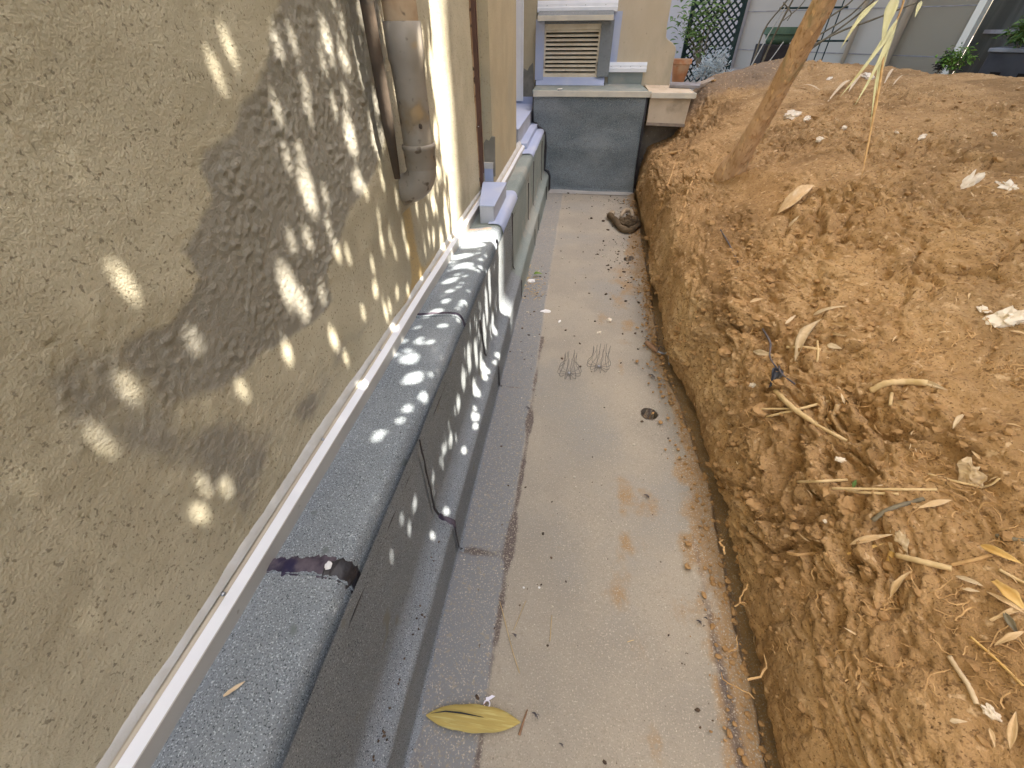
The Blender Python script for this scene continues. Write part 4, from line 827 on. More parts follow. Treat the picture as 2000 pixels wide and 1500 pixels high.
def lump(u, v, rx, ry, label, mat='stone_white', name='lime_lump', cat='lump', group=GW, flat=.5, sub=3, rough=.5):
    p, n = soil(u, v, 0); k = dep(p)/FPX*.62; mb = MB(); bm_ = MB(); bm_.blob((0, 0, 0), (rx*k, ry*k*1.2, min(rx, ry)*k*flat*1.3), seed=u*.37+v, sub=sub, rough=rough, freq=1.9)
    rot = Vector((0, 0, 1)).rotation_difference(n).to_matrix(); mb.add([tuple(rot @ Vector(x)+p+n*min(rx, ry)*k*.15) for x in bm_.v], bm_.f); return put(mb, name, mat, label, cat, group, smooth=False)
sleaf((1517, 418), (1588, 366), 26, 'dry_leaf', 'large curled tan sheath with a dark tip, high on the bank right of the tree', .35, .5, twist=.5)
sleaf((1537, 444), (1563, 424), 8, 'dry_leaf_pale', 'split whitish straw leaf just below the large curled sheath', .1, .2)
sleaf((1556, 706), (1612, 624), 30, 'dry_leaf_pale', 'largest folded pointed tan sheath at the middle of the bank', .15, .55, twist=.3)
sleaf((1586, 619), (1652, 602), 10, 'dry_leaf_pale', 'narrow arched tan leaf above the largest folded sheath', .3, .2)
sleaf((1624, 630), (1675, 642), 13, 'dry_leaf', 'curved brown leaf right of the largest folded sheath', -.1, .4)
sleaf((1468, 686), (1512, 696), 13, 'dry_leaf_pale', 'pale leaf lying under the dark blue twig', .12, .3)
sleaf((1461, 593), (1491, 585), 8, 'dry_leaf', 'small tan leaf by itself left above the dark twig', .2, .3)
sleaf((1530, 633), (1558, 616), 7, 'dry_leaf_pale', 'short narrow tan leaf left of the arched leaf', .1, .2)
sleaf((1612, 673), (1645, 681), 12, 'dry_leaf_pale', 'blunt pale sheath chip right of the folded sheath tip', .05, .1)
sleaf((1622, 645), (1655, 655), 7, 'dry_leaf', 'bent brown strip just above the blunt sheath chip', .4, .3)
sstick([(1538, 677), (1570, 680), (1602, 684)], 6, 'straw', 'short pale stick pointing right behind the folded sheath')
sstick([(1597, 665), (1596, 690), (1594, 706)], 4, 'straw', 'small upright straw right of the folded sheath tip')
sstick([(1700, 765), (1730, 749), (1765, 746), (1812, 750)], 13, 'straw', 'thick bent pale root lying across the bank', 'thick_root', 'root')
sleaf((1805, 746), (1852, 764), 11, 'dry_leaf_pale', 'pale forked leaf at the right end of the thick bent root', .15, .35)
sstick([(1742, 768), (1742, 792)], 6, 'straw', 'stubby upright straw below the thick bent root')
sstick([(1514, 764), (1550, 795), (1592, 830)], 10, 'straw', 'thick pale stick slanting into the root tangle', r2=.8)
sstick([(1485, 800), (1545, 798)], 4, 'straw', 'thin straight straw left of the root tangle')
sstick([(1498, 815), (1560, 799), (1618, 783)], 5, 'straw', 'long thin straw crossing the thick slanting stick')
sstick([(1618, 822), (1628, 806), (1634, 790)], 8, 'dry_leaf', 'short brown stub standing in the root tangle')
sstick([(1590, 830), (1630, 850), (1652, 862)], 6, 'straw', 'greenish stalk continuing under the root tangle')
sleaf((1629, 834), (1652, 852), 9, 'dry_leaf_pale', 'small white splinter below the root tangle', .1, .2)
sleaf((1863, 836), (1892, 811), 11, 'dry_leaf_pale', 'short pale leaf alone on the bare clay at right', .15, .3)
sstick([(1557, 941), (1600, 939), (1652, 937)], 5, 'straw', 'upper left one of three parallel straws on the lower bank')
sstick([(1625, 955), (1720, 956), (1830, 958)], 5, 'straw', 'longest of three parallel straws on the lower bank')
sstick([(1650, 960), (1700, 963), (1755, 967)], 5, 'straw', 'lowest of three parallel straws on the lower bank')
sleaf((1662, 954), (1681, 940), 9, 'leaf_green', 'small fresh green leaf beside the parallel straws', .2, .3, name='green_leaf')
sstick([(1702, 1015), (1730, 998), (1770, 984), (1804, 975)], 8, 'stem_grey', 'curved greenish stalk right of the flat clay plate')
sstick([(1815, 929), (1870, 944), (1920, 953)], 5, 'straw', 'straight straw below the torn pale sheath at right')
sstick([(1920, 953), (1938, 947), (1955, 935)], 4, 'straw', 'bent straw tip beside the torn pale sheath')
sleaf((1794, 996), (1852, 981), 16, 'dry_leaf', 'broad brown sheath strip near the curved stalk', .1, .2)
paper(1902, 925, 25, 'torn papery pale sheath on the right of the bank', seed=2)
lump(1655, 990, 30, 22, 'flat round clay plate on the lower bank', 'clod', 'clay_plate', 'clay lump', None, flat=.35)
lump(1868, 991, 14, 9, 'brown clay pebble beside the broad sheath strip', 'clod', 'clay_lump', 'clay lump', None, flat=.8)
lump(1838, 1000, 14, 9, 'darker clay pebble under the broad sheath strip', 'clod', 'clay_lump', 'clay lump', None, flat=.8)
lump(1611, 1018, 6, 4, 'small yellow pebble left of the clay plate bottom', 'stone_white')
sleaf((1668, 1070), (1746, 1044), 17, 'dry_leaf', 'split piece of brown cane on the lower bank', .05, .5)
sleaf((1662, 1080), (1735, 1062), 9, 'leaf_gold', 'thin amber cane strip under the split cane', .05, .3)
paper(1770, 1066, 28, 'crumpled papery white sheath beside the split cane', seed=5)
sstick([(1729, 1115), (1735, 1098), (1746, 1078)], 10, 'leaf_gold', 'short orange cane stub below the papery sheath', name='cane_stub', cat='stick')
sstick([(1755, 1085), (1800, 1098), (1858, 1113)], 11, 'straw', 'smooth pale cane pointing right from the papery sheath', name='cane', cat='stick')
sstick([(1855, 1106), (1900, 1097), (1938, 1087)], 7, 'root', 'reddish stick at the end of the smooth pale cane', name='cane', cat='stick')
sleaf((1740, 1162), (1792, 1118), 15, 'dry_leaf', 'brown rolled sheath below the smooth pale cane', .2, .6, twist=.6)
sstick([(1535, 1078), (1560, 1085), (1590, 1080), (1615, 1083)], 6, 'root', 'single orange root poking out of the lower cut face', 'thick_root', 'root')
sleaf((1912, 1068), (2003, 1104), 17, 'leaf_gold', 'golden blade leaf topmost at the right edge', .25, .3)
sleaf((1940, 1142), (2006, 1200), 26, 'leaf_gold', 'broad golden leaf at the right edge under the topmost blade', .25, .35)
sleaf((1925, 1160), (2003, 1210), 12, 'dry_leaf', 'brown narrow leaf beneath the broad golden leaf', .12, .3)
sleaf((1872, 1134), (1918, 1148), 10, 'dry_leaf_pale', 'pale splinter leaf left of the golden leaves, upper one', .1, .3)
sleaf((1876, 1152), (1914, 1160), 8, 'dry_leaf_pale', 'pale splinter leaf left of the golden leaves, lower one', .1, .3)
sleaf((1935, 1215), (2005, 1190), 12, 'dry_leaf', 'dull brown leaf fanning at the right edge below the golden ones', .2, .3)
sleaf((1945, 1265), (2004, 1235), 14, 'dry_leaf', 'grey brown leaf lowest of the fan at the right edge', .2, .3)
sleaf((1960, 1200), (1990, 1240), 14, 'stem_grey', 'dark weathered leaf in the middle of the fan', .2, .4)
sstick([(1950, 1048), (1975, 1053), (2005, 1058)], 8, 'stem_grey', 'dark branch stub entering from the right edge', name='branch_stub', cat='stick')
sstick([(1952, 1112), (1980, 1130), (2004, 1142)], 6, 'straw', 'thin straw under the topmost golden blade')
sstick([(1895, 1244), (1945, 1287), (1998, 1338)], 5, 'leaf_gold', 'long orange straw running down to the right edge')
sstick([(1858, 1282), (1872, 1308), (1890, 1340), (1906, 1376)], 9, 'dry_leaf_pale', 'pale peeled root hanging at the lower right', 'thick_root', 'root')
lump(1935, 1392, 16, 18, 'cream chalky lump at the lower right', )
sleaf((1986, 1392), (1974, 1466), 17, 'dry_leaf', 'upright brown leaf at the lower right edge', .2, .4)
sleaf((1926, 1420), (1940, 1460), 10, 'dry_leaf', 'small hanging leaf left of the upright brown leaf', .2, .4)
sleaf((1860, 1416), (1886, 1411), 10, 'dry_leaf_pale', 'tiny tan leaf near the bottom of the bank', .2, .3)
lump(1548, 228, 24, 16, 'large cream lime lump beside the tree base'); lump(1576, 233, 8, 11, 'small upright cream lump right of the large lime lump')
lump(1601, 273, 10, 8, 'white lump below the large lime lump'); lump(1649, 250, 7, 6, 'small cream lump farther right of the tree base')
lump(1752, 259, 9, 5, 'bright white flake on the mid slope'); lump(1943, 264, 14, 6, 'flat white stone near the upper right edge'); lump(1801, 268, 12, 6, 'beige flat stone between the white flake and the white stone')
lump(1619, 155, 9, 6, 'cream lump on the crest beside the tree trunk'); lump(1695, 152, 22, 12, 'large cream lump under the hanging leaves')
lump(1890, 362, 46, 14, 'long streak of crumbling white lime, left part', flat=.35, rough=.8); lump(1970, 367, 32, 13, 'long streak of crumbling white lime, right part', flat=.35, rough=.8)
lump(1968, 622, 40, 24, 'big lime crusted lump at the right edge', flat=.5, rough=.7); lump(1920, 605, 22, 9, 'thin lime crust left of the big crusted lump', flat=.3, rough=.8)
lump(1470, 752, 8, 9, 'tiny white lump left below the black plastic', flat=.5); lump(1775, 655, 13, 10, 'cream clay pebble on bare soil right of the brown leaf', 'clod'); lump(1924, 838, 12, 14, 'tan lump right of the lone pale leaf', 'clod')
lump(1640, 898, 11, 12, 'pale scale on the slope under the root tangle', 'stone_white', flat=.2)
lump(1740, 815, 22, 9, 'low sandy lump on the bare middle slope', 'clod', flat=.4)
t = thing('dark_twig', soil(1512, 720)[0], 'dark blue twig with a scrap of black plastic stuck in the bank', 'twig')
P = [soil(1495, 640, .012)[0], soil(1502, 670, .014)[0], soil(1508, 700, .012)[0], soil(1517, 722, .006)[0]]; mb = MB(); mb.tube(spl([tuple(p) for p in P], 12), [.004]*6+[.003]*6, 7); ub(mb, 'stem', 'twig_dark', t, smooth=True)
P = [soil(1517, 718, .01)[0], soil(1532, 732, .01)[0], soil(1550, 752, .006)[0]]; mb = MB(); mb.tube(spl([tuple(p) for p in P], 8), .003, 7); ub(mb, 'fork', 'twig_dark', t, smooth=True)
a, n = soil(1522, 716, .012); b, n2 = soil(1508, 755, .012); ub(MB().add(*leafmesh(a, b, n, .042, curl=.3, fold=.6, twist=.5)), 'plastic_scrap', 'black_plastic', t, smooth=True)
sstick([(1407, 450), (1424, 478), (1440, 512)], 2.5, 'twig_dark', 'thin dark rootlet on the brow of the bank left of the sheaths')
sstick([(1318, 318), (1310, 345), (1300, 375), (1290, 410)], 3, 'root', 'long orange rootlet hanging down the far cut face', 'thick_root', 'root')
sstick([(1358, 345), (1345, 372), (1338, 402), (1325, 440)], 3.5, 'root', 'wavy orange rootlet right of the long hanging one', 'thick_root', 'root')
sstick([(1288, 305), (1310, 300), (1330, 296)], 5, 'root', 'pale root sticking out at the top corner of the bank', 'thick_root', 'root')
for k, (a, b, w_, lb) in enumerate([((1618, 200), (1668, 160), 9, 'pale lilac dry sheath left of the hanging stalk on the crest'), ((1658, 182), (1690, 148), 8, 'pale dry sheath touching the hanging stalk'), ((1728, 165), (1748, 140), 6, 'white sheath splinter right of the hanging stalk'),
                                 ((1745, 170), (1775, 150), 4, 'thin pale splinter farther right on the crest'), ((1600, 178), (1560, 170), 4, 'straw coloured strip on the crest next to the tree')]):
    sleaf(a, b, w_, 'dry_leaf_pale', lb, .1, .3)
# straws scattered too many to count, short ones
mb = MB()
for k in range(110):
    u, v = rnd.uniform(1420, 2000), rnd.triangular(150, 1490, 600); 
    p, n = soil(u, v, .003)
    if p[1] > 6: continue
    L = rnd.uniform(.006, .03)*(1+.3*p[1]); a = rnd.uniform(0, 6.28); tv = Vector((math.cos(a), math.sin(a), rnd.uniform(-.2, .2))); tv = (tv-n*tv.dot(n)).normalized()
    mb.add(*leafmesh(p-tv*L/2, p+tv*L/2, n, L*rnd.uniform(.08, .22), curl=.2, fold=.2, n=4))
tag(mb.build('leaf_shreds', 'dry_leaf'), 'shreds of dry leaf scattered over the bank', 'leaf shreds', kind='stuff')

# ================================================================== TREE
base = soil(1425, 338)[0]; top = Vector(O_)+Vector(ray(1612, 0))*.0024
tr = thing('leaning_tree', base, 'slender leaning tree with flaky orange brown bark rooted in the bank', 'tree')
dirv = (top-base).normalized(); pts = [base-dirv*.25, base]; rad = [.085, .078]
for i in range(1, 40):
    f = i/39; L = 4.6*f; q_ = max(0, L-1.25); pts.append(base+dirv*L+Vector((.02*math.sin(L*3)+.22*q_*q_*(1 if q_ < 1.5 else 1), .015*math.sin(L*2.2)+.12*q_*q_, -.05*q_*q_))); rad.append(max(.028, .066-.008*L)*(1+.03*math.sin(L*9)))
rad[2] = .070
# fine bark surface
m_ = 40; Lr = np.linspace(0, 1, 420); PP = np.array([tuple(p) for p in pts]); a_ = np.linspace(0, 1, len(pts)); C_ = np.stack([np.interp(Lr**1.6, a_, PP[:, k]) for k in range(3)], -1); Rr = np.interp(Lr**1.6, a_, rad)
tv = np.array(tuple(dirv)); ua = np.cross(tv, [0, 1, 0]); ua /= np.linalg.norm(ua); ub_ = np.cross(tv, ua); th_ = np.linspace(0, 2*PI, m_*3, endpoint=False)
flr = .05*np.exp(-((Lr**1.6)*len(pts)-1.6).clip(0)/.6); Rr = Rr*.82+flr*.4
Q = C_[:, None]+Rr[:, None, None]*(np.cos(th_)[None, :, None]*ua+np.sin(th_)[None, :, None]*ub_)
bk = .007*ridged(Q*np.array([18, 18, 7]), 3)+.004*fbm(Q*50, 3); Q += (np.cos(th_)[None, :, None]*ua+np.sin(th_)[None, :, None]*ub_)*bk[..., None]
trunk = grid_mesh('trunk', Q, 'bark', closed=True); fixp(trunk, tr)
# ---- crown: unseen leaves added between sun and house wall, gaps shaped for the dapples
def beam(p): t_ = (p[0]-XW)/S[0]; return p[1]-t_*S[1], p[2]-t_*S[2]
holes = []
zc = lambda u, v: (u/2.143, v/2.143)
for u, v, L in [(962, 200, 150), (905, 300, 100), (1162, 165, 170), (1235, 150, 60), (1165, 450, 90), (1280, 345, 130), (1288, 450, 80), (1375, 150, 240), (1355, 240, 120), (1460, 230, 140), (1440, 80, 120), (1520, 290, 150), (1450, 375, 120),
                (1470, 560, 220), (1575, 580, 240), (1575, 430, 120), (1203, 650, 130), (1258, 640, 110), (1295, 800, 250), (1362, 815, 110), (1290, 985, 130), (1220, 1000, 80), (1378, 945, 70), (1410, 1045, 110), (1500, 770, 80),
                (1525, 800, 50), (1455, 1065, 50), (1210, 1190, 230), (1272, 1260, 160), (1350, 1220, 60), (1560, 1110, 60), (1567, 1210, 75), (1660, 1230, 40), (1705, 1220, 60), (1630, 1285, 40), (1390, 1400, 100), (1520, 1310, 40),
                (520, 1180, 40), (815, 1420, 110), (1205, 1440, 80), (1760, 1160, 50), (1400, 420, 60), (1530, 60, 80), (1500, 150, 60)]:
    holes.append((*zc(u, v), L/2.143, 'w'))
holes += [(248, 755, 60, 'w'), (202, 858, 45, 'w'), (475, 757, 36, 'w'), (398, 950, 20, 'w'), (442, 952, 34, 'w'), (388, 1003, 18, 'w'), (655, 665, 50, 'w'), (735, 560, 34, 'w'), (565, 690, 44, 'w'),
          (848, 150, 120, 'w'), (853, 255, 60, 'w'), (866, 300, 90, 'w'), (856, 335, 50, 'w'), (872, 430, 100, 'w'), (862, 470, 50, 'w'), (845, 400, 50, 'w'), (700, 770, 26, 'w'), (676, 700, 20, 'w'), (700, 350, 60, 'w')]
holes += [(u, v, L, 'c') for u, v, L in [(805, 742, 44), (740, 852, 34), (795, 800, 26), (828, 775, 30), (800, 700, 40), (870, 590, 22), (878, 570, 20), (850, 610, 26), (820, 662, 16), (760, 660, 20), (775, 690, 20), (905, 520, 40), (900, 500, 50), (925, 480, 50), (780, 825, 20), (860, 640, 20), (880, 548, 30)]]
holes += [(u, v, L, 'p') for u, v, L in [(946, 650, 60), (930, 690, 50), (950, 600, 60), (956, 560, 60), (916, 700, 50), (905, 740, 40), (925, 765, 40), (810, 985, 30), (785, 1012, 30), (800, 1035, 22), (880, 860, 30), (845, 935, 14), (866, 880, 26), (962, 640, 40), (940, 720, 50), (895, 790, 30), (765, 1085, 8), (915, 830, 26)]]
holes += [(u, v, L, 'l') for u, v, L in [(945, 738, 22), (975, 690, 22), (870, 1000, 16), (905, 880, 20), (930, 830, 20), (840, 1050, 16), (968, 705, 16), (925, 800, 14)]]
rh = np.random.RandomState(9)
H = []
for u, v, L, k in holes:
    P = {'w': lambda a, b: onx(a, b, XW), 'c': lambda a, b: onz(a, b, .625), 'p': lambda a, b: onx(a, b, -.389), 'l': lambda a, b: onz(a, b, .19)}[k]
    if k in 'wp': c0, a0, a1 = P(u, v), P(u-L*.10, v-L/2), P(u+L*.10, v+L/2)
    else: c0, a0, a1 = P(u, v), P(u-L/2, v), P(u+L/2, v)
    c0, a0, a1 = beam(c0), beam(a0), beam(a1); hz_ = abs(a0[1]-a1[1])/2; H.append((c0[0], c0[1], max(.014, min(.032, hz_*.48)), max(.020, hz_-.010)))
for k in range(200):
    f = k % 3 if k < 150 else 0
    if f == 0: y, z = 1.15+.95*rh.rand()**.7, rh.uniform(.72, 1.6); c0 = beam((XW, y, z)); ra_, rb_ = rh.uniform(.006, .014), rh.uniform(.016, .045)
    elif f == 1: x, y = rh.uniform(-.58, -.41), .95+1.15*rh.rand()**.8; c0 = beam((x, y, .625)); ra_, rb_ = rh.uniform(.006, .014), rh.uniform(.012, .035)
    else: y, z = .75+1.3*rh.rand()**.7, rh.uniform(.22, .55); c0 = beam((-.389, y, z)); ra_, rb_ = rh.uniform(.005, .010), rh.uniform(.010, .035)
    H.append((*c0, ra_, rb_))
H = np.array(H)
H[:, 2] = np.where(H[:, 0] < .55, np.minimum(H[:, 2], .011), H[:, 2]); H[:, 3] = np.where(H[:, 0] < .55, np.minimum(H[:, 3], .020), H[:, 3])
H[:, 2] = np.where(H[:, 0] < .75, np.minimum(H[:, 2], .019), H[:, 2]); H[:, 3] = np.where(H[:, 0] < .75, np.minimum(H[:, 3], .030), H[:, 3])
Y0, Y1, Z0, Z1, RES = -1.0, 2.80, -.50, 1.90, .008
NY, NZ = int((Y1-Y0)/RES), int((Z1-Z0)/RES); GY, GZ = np.meshgrid(Y0+RES*(np.arange(NY)+.5), Z0+RES*(np.arange(NZ)+.5), indexing='ij')
hole = np.zeros((NY, NZ), bool)
for hy, hz2, ra, rb in H: hole |= ((GY-hy)/ra)**2+((GZ-hz2)/rb)**2 < 1
band = (GY > 2.10+.02*np.sin(GZ*9)) & (GY < 2.80); hole |= band
cover = np.zeros((NY, NZ), np.int16); todo_mask = ~hole
leaves = MB(); rl = np.random.RandomState(2)
LT = np.array([0, .25, .5, .75, 1.]); nl = 0; S_ = S
def to_world(yz, t): return np.stack([XW+t*S_[0], yz[..., 0]+t*S_[1], yz[..., 1]+t*S_[2]], -1)
for it in range(40000):
    if it % 500 == 0:
        cand = np.argwhere(todo_mask & (cover < 1))
        if len(cand) < 60: cand = np.argwhere(todo_mask & (cover < 2))
        if len(cand) < 60: break
    k = cand[rl.randint(len(cand))]
    if cover[k[0], k[1]] > 1: continue
    small = it > 6000; L = rl.uniform(.04, .08) if small else rl.uniform(.07, .13); Wd = L*rl.uniform(.22, .34)
    c = np.array([Y0+RES*(k[0]+.5), Z0+RES*(k[1]+.5)]); a = rl.uniform(0, PI) if small else PI/2+rl.normal()*.35; e = np.array([math.cos(a), math.sin(a)]); f = np.array([-e[1], e[0]])
    st = 1.5 if abs(e[1]) > .5 else 1.
    i0, i1 = max(0, int((c[0]-L-Y0)/RES)), min(NY, int((c[0]+L-Y0)/RES)+2); j0, j1 = max(0, int((c[1]-L*1.3-Z0)/RES)), min(NZ, int((c[1]+L*1.3-Z0)/RES)+2)
    gy, gz = GY[i0:i1, j0:j1]-c[0], GZ[i0:i1, j0:j1]-c[1]; q = (gy*e[0]+gz*e[1])/(L/2*st); r_ = (gy*f[0]+gz*f[1])/(Wd/2)
    ins = (np.abs(q) < 1) & (np.abs(r_) < (1-q*q)**.8)
    if (ins & hole[i0:i1, j0:j1]).sum() > 1: continue
    cover[i0:i1, j0:j1][ins] += 1
    t0 = 2.95+rl.normal()*.12; ends = [-1, -.5, 0, .5, 1]; ww = [.02, .42, .5, .42, .02]
    rows = []; tilt = rl.normal()*.25
    for qq, w_ in zip(ends, ww):
        ctr = c+e*(L/2*st)*qq; tt_ = t0+tilt*qq*L
        rows += [to_world(ctr-f*Wd*w_, tt_), to_world(ctr+f*Wd*w_, tt_+.01)]
    leaves.add(rows, [(2*i, 2*i+1, 2*i+3, 2*i+2) for i in range(4)]); nl += 1
print('crown leaves', nl, 'uncovered', len(np.argwhere(todo_mask & (cover < 1)))/todo_mask.sum())
cr = leaves.build('dapple_crown', 'leaf_green'); fixp(cr, tr)
br = MB(); c0 = Vector(tuple(to_world(np.array([.6, .7]), 3.1)))
tip = Vector(pts[-1])
for k in range(70):
    e_ = Vector(tuple(to_world(np.array([rl.uniform(-.9, 1.9), rl.uniform(.2, 1.6)]), 3.1))); mid = tip.lerp(e_, .5)+Vector((.25, 0, -.35)); q5 = spl([tip-dirv*.05, mid, e_], 40)
    if any((((beam(p_)[0]-H[:-200, 0])/(H[:-200, 2]+.03))**2+((beam(p_)[1]-H[:-200, 1])/(H[:-200, 3]+.03))**2 < 1).any() or (2.0 < beam(p_)[0] < 2.7 and beam(p_)[1] > -.5) for p_ in q5): continue
    br.tube([tip-dirv*.05, mid, e_], [.02, .011, .004], 6)
ub(br, 'branches', 'bark', tr, smooth=True)

# ================================================================== HANGING BAMBOO STALK WITH LEAVES
hb = thing('hanging_reed', Vector(O_)+Vector(ray(1715, 90))*.0019, 'dry yellow reed stalk with long leaves hanging from above the bank', 'reed')
Kd = .0019
def rp_(u, v, k=Kd): return O_+ray(u, v)*k
mb = MB(); mb.tube(spl([rp_(1800, -160), rp_(1770, -20, .0019), rp_(1756, 30), rp_(1729, 85, .00189), rp_(1722, 140, .00188), rp_(1712, 200, .00187), rp_(1694, 290, .00185), rp_(1682, 352, .00183)], 30), [.0035]*10+[.0045]*12+[.003]*5+[.0012]*3, 8); ub(mb, 'stalk', 'root', hb, smooth=True)
for a, b, w_, tw, bow in [((1716, 0), (1642, 95), .020, .3, .05), ((1755, -15), (1722, 84), .040, .2, .03), ((1757, 30), (1640, 190), .018, .2, -.02), ((1752, 40), (1670, 205), .018, .1, -.02), ((1754, 38), (1712, 200), .022, .2, .04), ((1800, 2), (1787, 34), .016, .2, .02), ((1735, 60), (1700, 250), .010, .1, .02)]:
    p, q = rp_(*a), rp_(*b, Kd*.985); ub(MB().add(*leafmesh(p, q, V_view(p), w_, curl=.05, fold=.25, twist=tw, bow=bow, n=14, wide=.6, ra=.35, rb=.7)), 'leaf', 'leaf_yellow', hb, smooth=True)

# ================================================================== FAR COURTYARD BUILDING
PF = O_+ray(1640, 104)/ray(1640, 104)[1]*9.3; uF = np.array([.627, -.779, 0]); nF = np.array([-.779, -.627, 0])
def of(u, v, off=0.): return onp(u, v, PF+nF*off, nF)
fb = thing('courtyard_building', PF*np.array([1, 1, 0])+np.array([0, 0, .86]), 'pale grey panelled building facade behind the earth heap', 'building')
def slab(s0, s1, z0, z1, o0, o1):   # along facade s (metres from PF), offsets along the normal
    P = []
    for z in (z0, z1):
        for s_, o_ in ((s0, o1), (s1, o1), (s1, o0), (s0, o0)):
            q = PF+uF*s_+nF*o_; P.append((q[0], q[1], z))
    return P
def sof(u, v, off=0.): q = of(u, v, off); return float((q-PF)@uF), q[2]
def fbx(mb, s0, s1, z0, z1, o0, o1): mb.hexa(slab(s0, s1, z0, z1, o0, o1)); return mb
s_left = sof(1440, 100)[0]; s_win = sof(1862, 120)[0]
ub(fbx(MB(), s_left+.0, s_win-.05, .3, 9, -.3, 0), 'wall', 'facade', fb)
s_mid = sof(1745, 60)[0]; ub(fbx(MB(), s_mid, s_win-.05, .3, 9, 0, .004), 'warm_panel', 'facade_warm', fb)
ub(fbx(MB(), s_left-9, s_left-.35, .3, 9, -.3, -.05), 'wall', 'facade_lilac', fb)
ub(fbx(MB(), s_left-.35, s_left-.002, .3, 9, -.32, .10), 'pier', 'facade_lilac', fb)
ub(fbx(MB(), s_win+.9, s_win+5, .3, 9, -.3, 0), 'wall', 'facade_warm', fb)
zj1 = sof(1640, 104)[1]; zj2 = sof(1600, 19)[1]
for z in (zj1, zj2, zj2+(zj2-zj1)):
    ub(fbx(MB(), s_left, s_win-.06, z-.006, z+.006, 0, .007), 'panel_joint', 'weather_grey', fb)
for (ua_, ub2, wd) in [((1690, 20), None, .035), ((1780, 20), None, .05)]:
    s0 = sof(*ua_)[0]; mb = MB(); q = PF+uF*s0+nF*.06; mb.tube([(q[0], q[1], .5), (q[0], q[1], 9)], wd, 12); pp = ub(mb, 'wall_pipe', 'conduit', fb, smooth=True)
ub(fbx(MB(), s_win-.05, s_win+.03, .5, 4, -.1, .05), 'door_frame', 'frame_white', fb)
ub(fbx(MB(), s_win+.03, s_win+.9, .5, 4, -.2, -.12), 'door_glass', 'pane_dark', fb)
ub(fbx(MB(), s_win+.12, s_win+.5, sof(1930, 62)[1]-.02, sof(1930, 62)[1]+.02, -.12, -.09), 'door_rail', 'weather_grey', fb)
s_mid = sof(1745, 60)[0]; ub(fbx(MB(), s_mid, s_win-.05, .3, 9, 0, .004), 'warm_panel', 'facade_warm', fb)
ub(fbx(MB(), s_left-9, s_win+6, 9, 9.3, -.6, .2), 'roof', 'tile', fb)
# dark planter on the right
pl = thing('dark_planter', of(1960, 150, .6), 'dark grey planter box with a pale rim at the upper right corner', 'planter')
s0, _ = sof(1905, 150, .6); s1, _ = sof(2060, 150, .6); zt_ = sof(1960, 96, .6)[1]
ub(fbx(MB(), s0, s1+.4, .84, zt_-.03, .2, .6), 'box', 'planter_grey', pl, bevel=.01); ub(fbx(MB(), s0-.02, s1+.42, zt_-.03, zt_+.01, .18, .62), 'rim', 'planter_rim', pl, bevel=.008)
for s_ in np.linspace(s0+.12, s1+.2, 4): ub(fbx(MB(), s_, s_+.10, .86, zt_-.22, .6, .604), 'slot', 'louvre_dark', pl)
def bush(name, c, R, n, mat, label, cat, lsz=.05, stem='stem_grey', group=None, arch=False, seed=1):
    t = thing(name, c, label, cat, group); r0 = random.Random(seed); mb = MB(); st = MB(); c = np.array(c, float)
    for k in range(max(6, n//24)):
        a = r0.uniform(0, 6.28); e = r0.uniform(.2, 1.0); tip_ = c+np.array([math.cos(a)*R[0]*e, math.sin(a)*R[1]*e, R[2]*r0.uniform(.35, 1)]); pts_ = spl([c, c*.5+tip_*.5+np.array([0, 0, .2*R[2]]), tip_], 8); st.tube(pts_, [.005]*4+[.002]*4, 4)
        for j in range(24):
            q = pts_[2+j % 6]+np.array([r0.gauss(0, .10)*R[0], r0.gauss(0, .10)*R[1], r0.gauss(0, .08)*R[2]])*1.4; aa = r0.uniform(0, 6.28); L = lsz*r0.uniform(.6, 1.3); dv_ = np.array([math.cos(aa), math.sin(aa), r0.uniform(-.7, .6)])*L
            mb.add(*leafmesh(q, q+dv_, (r0.gauss(0, .5), r0.gauss(0, .5), 1), L*.4, curl=.2, fold=.25, n=4))
    ub(st, 'stems', stem, t); ub(mb, 'foliage', mat, t); return t
cF = of(1848, 158, 1.0); bush('green_fern', (cF[0], cF[1], .98), (.17, .17, .25), 420, 'leaf_bright', 'low bright green leafy plant at the foot of the door frame', 'plant', .05, seed=3)
cF = of(1826, 150, 1.0); bush('purple_plant', (cF[0], cF[1], .98), (.10, .10, .22), 90, 'box_dark', 'dark purple plant left of the bright green one', 'plant', .05, seed=4)
cF = of(1990, 92, .5); bush('planter_plant', (cF[0], cF[1], zt_), (.22, .22, .30), 300, 'leaf_green', 'green plant growing in the dark planter', 'plant', .09, seed=5)
